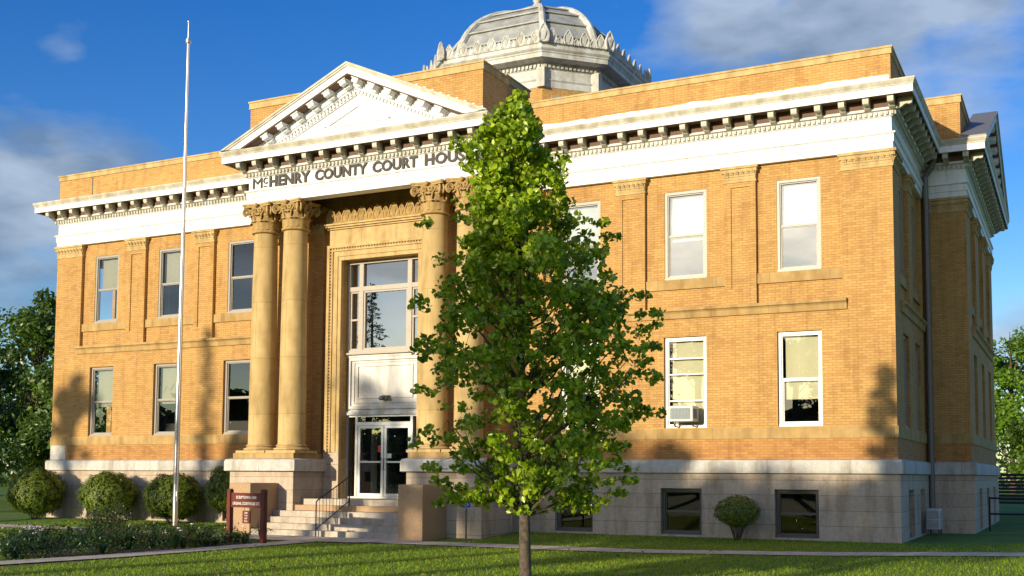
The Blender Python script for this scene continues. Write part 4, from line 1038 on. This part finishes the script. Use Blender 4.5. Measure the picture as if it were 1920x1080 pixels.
# ---- clipped round bushes along the wall
def bush(x, y, r, hz, n, seed, label, mat=LEAFB, stem=.12, leaf=.06, group='round clipped bushes along the wall'):
    T = empty('round_bush', (x, y, GZ(x, y)), label, 'bush', group); rs = np.random.RandomState(seed)
    d = rs.normal(size=(n, 3)); d /= np.linalg.norm(d, axis=1, keepdims=True)
    nv = np.array([noise.noise(Vector(tuple(p*2.6))+Vector((seed, 0, 0))) for p in d])
    n3 = np.array([noise.noise(Vector(tuple(p*7))+Vector((0, seed, 0))) for p in d]); q = (1+.15*nv+.13*n3)[:, None]*(1.02-.16*rs.rand(n, 1)**1.2); P = d*q*np.array([r, r, hz]); P[:, 2] += hz+stem
    P = P[P[:, 2] > .03]
    V, F_, per = leaf_mesh(P, leaf, seed, .1, None, 'quad'); np_obj('foliage', V, F_, per, mat, T)
    sm = MB()
    for i in range(16):
        a = i*2.4; q = .25+.6*rs.rand(); sm.tube([(.05*cos(a), .05*sin(a), -.05), (.30*q*r*cos(a+.2)+.03*cos(a), .30*q*r*sin(a)+.03*sin(a), .5*stem), (.7*q*r*cos(a+.2), .7*q*r*sin(a), .3*hz+stem), (q*r*cos(a), q*r*sin(a), hz*(1.5-.6*q)+stem)], [.014, .012, .009, .004], 5)
    sm.build('stem', BARKD, T)
    co = MB(); co.ball((0, 0, hz+stem), min(r, hz)*.74, 10); co.build('inner_twigs', BARKD, T) if hz > .6 else None
    return T
bush(-14.15, -1.15, .96, .84, 26000, 61, 'large round clipped bush at the left corner, its left side sunlit gold')
bush(-10.75, -1.05, .90, .78, 24000, 62, 'round clipped bush second from the left corner, beside the first basement window')
bush(-7.8, -1.1, .93, .76, 22000, 63, 'dark round clipped bush standing directly behind the flagpole')
bush(-5.35, -.95, .9, .86, 22000, 64, 'round clipped bush half hidden against the column pedestal', stem=.3)
bush(10.9, -.66, .57, .40, 3200, 65, 'small open bush on bare stems between two basement windows', stem=.34, leaf=.06, group='round clipped bushes along the wall')

# ---- grass blades
def blades():
    rs = np.random.RandomState(9); n = 150000
    # sample the lawn seen by the camera, denser near
    ang = rs.uniform(-.46, .46, n); d = 15.5+rs.rand(n)**1.6*26
    dx, dy = fw.x, fw.y; l = math.hypot(dx, dy); dx /= l; dy /= l
    X = 18.794+d*(dx*np.cos(ang)-dy*np.sin(ang)); Y = -29.518+d*(dy*np.cos(ang)+dx*np.sin(ang))
    keep = (Y < -.1) & ~((Y > -5.12) & (Y < -3.8)) & ~((np.abs(X-.65) < .55) & (Y < -4)) & ~((np.abs(X) < 4.4) & (Y > -5.6))
    X, Y = X[keep], Y[keep]; n = len(X); Z = np.array([GZ(a, b) for a, b in zip(X, Y)])
    h = rs.uniform(.03, .075, (n, 1)); a = rs.uniform(0, 2*pi, n); dv = np.stack([np.cos(a), np.sin(a), 0*a], 1)*.009
    ln = rs.normal(size=(n, 3))*.03; ln[:, 2] = 0; B = np.stack([X, Y, Z-.01], 1)
    V = np.stack([B-dv, B+dv, B+ln+np.array([0, 0, 1])*h], 1).reshape(-1, 3)
    o = np_obj('grass', V, np.arange(n*3).reshape(-1, 3), 3, GRASSB); tag(o, 'short blades of grass covering the lawn', 'grass', kind='stuff')
blades()
rs = np.random.RandomState(31); n = 900; a_ = rs.uniform(-.5, .5, n); d_ = 14+rs.rand(n)*14
X = 18.794+d_*np.sin(-YAW+a_); Y = -29.518+d_*np.cos(-YAW+a_); X = np.where(rs.rand(n) < .35, 12+rs.normal(size=n)*1.6, X); Y = np.where(rs.rand(n) < .35, -14.5+rs.normal(size=n)*1.6, Y)
V, F_, per = leaf_mesh(np.stack([X, Y, np.full(n, -.06)], 1), .07, 6, 1.5); FALL = leaf_mat('fallen_leaf', (.10, .07, .02), (.20, .16, .03), (.30, .28, .06), .2)
tag(np_obj('fallen_leaves', V, F_, per, FALL), 'a few yellowed fallen leaves scattered on the grass', 'leaves', kind='stuff')

# ---- flower bed
def bed():
    rs = np.random.RandomState(17)
    poly = [(-.5, -13.6), (-3.6, -11.2), (-4.9, -9.6), (-5.0, -8.0), (-4.8, -6.6), (-3.4, -5.9), (-1.5, -5.7), (.15, -6.0), (.25, -9.0), (.15, -12.0)]
    def inside(x, y):
        c = False
        for (x1, y1), (x2, y2) in zip(poly, poly[1:]+poly[:1]):
            if (y1 > y) != (y2 > y) and x < (x2-x1)*(y-y1)/(y2-y1)+x1: c = not c
        return c
    soil = MB().add([(x, y, GZ(x, y)+.015) for x, y in poly], [tuple(range(len(poly)))]); tag(soil.build('soil', plain('dark_soil', (.035, .025, .018), .95, var=.4, bs=.6)), 'dark soil of the flower bed', 'soil', kind='structure')
    V = []; P = []
    pts = []
    while len(pts) < 150:
        x, y = rs.uniform(-5, .3), rs.uniform(-13.6, -5.7)
        if inside(x, y): pts.append((x, y))
    for x, y in pts:
        hh = rs.uniform(.16, .50); nn = rs.randint(16, 34)
        if rs.rand() < .6:
            for k in range(nn):
                a = rs.uniform(0, 2*pi); L_ = hh*rs.uniform(.7, 1.2); w_ = .012+.008*rs.rand(); dd = np.array([cos(a), sin(a), 0]); s = np.array([-sin(a), cos(a), 0])*w_
                b = np.array([x, y, GZ(x, y)])+dd*.03; m1 = b+dd*L_*.25+[0, 0, L_*.75]; m2 = b+dd*L_*.6+[0, 0, L_*.85]; e = b+dd*L_*.95+[0, 0, L_*.6]
                V.append([b-s, b+s, m1+s, m1-s, m2+s*.8, m2-s*.8, e+s*.1, e-s*.1])
        else:
            c = rs.normal(size=(nn*5, 3))*np.array([.17, .17, .12])+np.array([x, y, GZ(x, y)+hh*.55]); P.append(c)
    n = len(V); V = np.array(V).reshape(-1, 3); base = np.array([[0, 1, 2, 3], [3, 2, 4, 5], [5, 4, 6, 7]]); F_ = (np.arange(n)[:, None, None]*8+base).reshape(-1, 4)
    o = np_obj('strap_leaf_plants', V, F_, 4, LEAFP); tag(o, 'dense strap leaved perennials filling the flower bed', 'plants', kind='stuff')
    P = np.concatenate(P); V, F_, per = leaf_mesh(P, .06, 4, .3, None, 'quad'); o = np_obj('leafy_plants', V, F_, per, LEAFP); tag(o, 'low leafy perennials among the strap leaves of the bed', 'plants', kind='stuff')
    # the taller wispy shrub
    T = empty('wispy_shrub', (-4.35, -7.3, GZ(-4.3, -7.3)), 'dark wispy shrub rising above the flower bed left of the flagpole', 'shrub')
    sm = MB(); LP = []
    for i in range(70):
        a = rs.uniform(0, 2*pi); q = rs.uniform(.25, .85); tip = Vector((cos(a)*q*.95, sin(a)*q*.95, rs.uniform(.55, 1.0)*(1.15-.35*q))); sm.tube([(cos(a)*.05, sin(a)*.05, 0), tuple(tip*.55+Vector((0, 0, .14))), tuple(tip)], [.007, .005, .002], 4)
        for k in range(26): LP.append(np.array(tip)*(rs.uniform(.45, 1.0))+rs.normal(size=3)*.05)
    sm.build('stems', BARKD, T); V, F_, per = leaf_mesh(np.array(LP), .05, 8, .1, None, 'quad'); np_obj('foliage', V, F_, per, LEAFD, T)
    # pale flower head clump at the far left of the bed
    T = empty('pale_flower', (-3.75, -10.2, GZ(-3.7, -10.2)), 'clump of pale lilac flowers at the far left end of the bed', 'flower')
    f_ = MB(); s_ = MB()
    for i in range(26):
        x, y, z = rs.normal()*.17, rs.normal()*.17, rs.uniform(.32, .5); s_.tube([(x*.3, y*.3, 0), (x, y, z)], .004, 4)
        for k in range(5): a = k*1.257; f_.ball((x+cos(a)*.02, y+sin(a)*.02, z), .016, 3)
    s_.build('stalks', LEAFP, T); f_.build('blossoms', FLOW, T)
    for i, (x, y) in enumerate(((-1.3, -6.5), (-.2, -7.4), (-2.2, -6.4), (.0, -9.2), (-.9, -8.3), (-.3, -6.6))):
        T = empty('white_flower', (x, y, GZ(x, y)), 'small white bloom on a thin stalk in the flower bed', 'flower', 'small white blooms in the flower bed')
        MB().tube([(0, 0, 0), (.02, .01, .42)], .004, 4).build('stalk', LEAFP, T)
        p_ = MB()
        for k in range(6): a = k*1.047; p_.ball((.02+cos(a)*.028, .01+sin(a)*.028, .43), .02, 3)
        p_.build('blossom', SIGNW, T)
bed()
rk = MB(); rs_ = random.Random(3); rk.ball((0, 0, .05), .28, 7, sz=.5); rk.v = [(x*(1+.25*noise.noise(Vector((x*3, y*3, z*3)))), y*(1+.3*noise.noise(Vector((x*4, y*2, 9)))), z) for x, y, z in rk.v]
o = rk.build('garden_rock', BAND, loc=(-2.9, -11.6, -.1)); tag(o, 'flat pale rock at the left end of the flower bed', 'rock')

# ================================================================ OBJECTS
# ---- flagpole
fx, fy = -5.43, -3.55; fz = GZ(fx, fy)
T = empty('flagpole', (fx, fy, fz), 'tall bare metal flagpole standing just behind the flower bed', 'flagpole')
mb = MB(); mb.tube([(0, 0, -.1), (.0, 0, 4), (.02, 0, 9), (.02, 0, 15.0)], [.083, .078, .06, .045], 16); mb.build('pole', POLEM, T, True)
mb = MB(); mb.lathe(.02, 0, [(.075, 14.98), (.085, 15.0), (.085, 15.1), (.05, 15.12), (.032, 15.14), (.03, 15.62), (.05, 15.64), (.05, 15.68), (.01, 15.70)], 12); mb.build('truck', POLEM, T, True)
mb = MB(); mb.tube([(.075, -.03, .9), (.08, -.03, 14.95)], .006, 5); mb.box(.06, .1, -.06, -.02, 1.05, 1.2); mb.build('halyard', SIGNW, T)
mb = MB(); mb.lathe(0, 0, [(.17, 0), (.17, .04), (.12, .07), (.085, .09)], 16); mb.build('collar', POLEM, T, True)

# ---- wooden site sign
ax, ay = -.72, -6.62; bx, by = .50, -6.78
ang = math.atan2(by-ay, bx-ax); wdt = math.hypot(bx-ax, by-ay)
T = empty('wooden_sign', (ax, ay, GZ(ax, ay)), 'red brown wooden site sign with white lettering beside the steps', 'sign', rz=ang)
for x in (0, wdt):
    mb = MB().box(x-.06, x+.06, -.06, .06, -.1, 1.34); mb.prism([(x-.06, 1.34), (x+.06, 1.34), (x+.045, 1.37), (x-.045, 1.37)], -.05, .05, FR(0)); mb.build('post', REDW, T)
bd = MB().box(.06, wdt-.06, -.025, .03, .90, 1.27).build('board', REDW, T)
le = MB(); FS = FR(-.026)
text_into(le, 'SCRIPTOWN 1888', FS, .25, 1.12, .075, wdt-.5, .004, .01); text_into(le, 'ORIGINAL COURTHOUSE SITE', FS, .13, .965, .075, wdt-.26, .004, .01)
le.build('lettering', SIGNW, bd)
hb = MB().box(wdt/2-.13, wdt/2+.13, -.02, .02, .50, .82).build('hanging_board', REDW, T)
le = MB(); FS = FR(-.021)
for i, wd_ in enumerate(('30', '716', 'OF', '554')): text_into(le, wd_, FS, wdt/2-.055, .745-.07*i, .042, .11, .004, .01)
le.build('lettering', SIGNW, hb)
mb = MB()
for x in (-.09, .09): mb.tube([(wdt/2+x, 0, .82), (wdt/2+x, 0, .90)], .006, 5)
mb.build('hook', BLK, T)

# ---- accessible parking sign
px_, py_ = 4.60, -3.70
T = empty('parking_sign', (px_, py_, GZ(px_, py_)), 'small blue wheelchair sign on a thin post beside the right granite block', 'sign', rz=.35)
MB().box(-.02, .02, -.02, .02, -.1, 1.13).build('post', FRD, T)
b_ = MB().box(-.13, .13, -.032, -.022, .90, 1.13).build('plate', FRW, T)
sy = MB(); FS = FR(-.033); sy.box(-.12, .12, 0, .003, .91, 1.12, 0, FS); sy.build('blue_field', BLUE, b_)
sy = MB(); FS = FR(-.037)
sy.ball((-.01, -.041, 1.09), .014, 5); sy.tube([FS(-.01, 0, 1.075), FS(-.01, 0, 1.03), FS(.035, 0, 1.03), FS(.05, 0, .985), FS(.065, 0, .985)], .006, 5)
sy.tube([FS(-.01+.04*cos(a), 0, .995+.04*sin(a)) for a in [pi*.55+i*.3 for i in range(17)]], .005, 5); sy.build('wheelchair_symbol', SIGNW, b_)

# ---- window air conditioner
T = empty('air_conditioner', (9.31, -.0, 2.95), 'white boxy air conditioner hanging out of the first floor window', 'air conditioner')
mb = MB(); mb.box(-.34, .34, -.42, .12, .14, .56); o = mb.build('casing', ACM, T); bv = o.modifiers.new('bevel', 'BEVEL'); bv.width = .012
mb = MB(); mb.box(-.28, .28, -.425, -.421, .20, .50)
for i in range(14): mb.box(-.28+i*.0405, -.28+i*.0405+.012, -.436, -.425, .20, .50)
mb.build('grille', ACG, T)
mb = MB()
for i in range(9): mb.box(.341, .345, -.36+i*.035, -.345+i*.035, .22, .48)
mb.build('side_louvre', ACG, T)
mb = MB()
for x in (-.25, .25): mb.tube([(x, .1, .02), (x, -.12, .02), (x, -.3, .14)], .016, 5); mb.tube([(x, -.1, .0), (x, -.1, .14)], .014, 5)
mb.build('bracket', FRD, T)
# ---- condenser by the side wall
T = empty('condenser_unit', (15.12, 4.55, .02), 'pale condenser box standing on feet by the shaded side wall', 'air conditioner')
mb = MB(); mb.box(-.18, .18, -.34, .34, .16, .74); o = mb.build('casing', ACM, T); bv = o.modifiers.new('bevel', 'BEVEL'); bv.width = .015
mb = MB()
for z0, z1 in ((.20, .42), (.46, .70)):
    for i in range(7): mb.box(-.15, .15, -.348, -.341, z0+i*.033, z0+i*.033+.015)
    for i in range(7): mb.box(.181, .188, -.29, .29, z0+i*.033, z0+i*.033+.015)
mb.build('grille', ACG, T)
mb = MB()
for x in (-.14, .14):
    for y in (-.29, .29): mb.box(x-.02, x+.02, y-.02, y+.02, 0, .16)
mb.build('foot', FRD, T)
# ---- pipe railing by the side entrance
T = empty('pipe_railing', (16.35, 7.5, 0), 'dark two bar pipe railing at the right side of the courthouse', 'railing')
mb = MB()
for z in (.55, 1.02): mb.tube([(0, 0, z), (5.5, .6, z)], .028, 8)
mb.build('bar', BLK, T)
for x in (0.02, 2.7, 5.4): MB().tube([(x, x*.11, -.1), (x, x*.11, 1.06)], .03, 8).build('post', BLK, T)
# ---- far fence and a parked car glimpsed behind it
T = empty('slat_fence', (15.5, 24.5, -.05), 'dark horizontal slat fence behind the right corner', 'fence')
mb = MB()
for i in range(9): mb.box(0, 6, 0, .03, .55+i*.15, .66+i*.15)
mb.build('slat_panel', plain('dark_blue_wood', (.02, .025, .035), .6), T)
for x in (0.05, 2, 4, 5.95): MB().box(x-.05, x+.05, .03, .12, -.1, 1.95).build('post', FRD, T)
# ---- pale barked young trunk at the far left
T = empty('birch_tree', (-28.9, 6.5, -.1), 'slim pale trunk with a small crown at the far left edge', 'tree')
MB().tube([(0, 0, -.1), (.05, 0, 1.2), (0, 0, 2.4), (.1, 0, 4)], [.13, .11, .08, .02], 9).build('trunk', plain('pale_bark', (.55, .52, .48), .8, var=.3, bs=.5), T)
P = np.random.RandomState(2).normal(size=(1800, 3))*np.array([.7, .7, .55])+np.array([0, 0, 2.9]); V, F_, per = leaf_mesh(P, .14, 3, .2, None, 'quad'); np_obj('crown', V, F_, per, LEAFY, T)
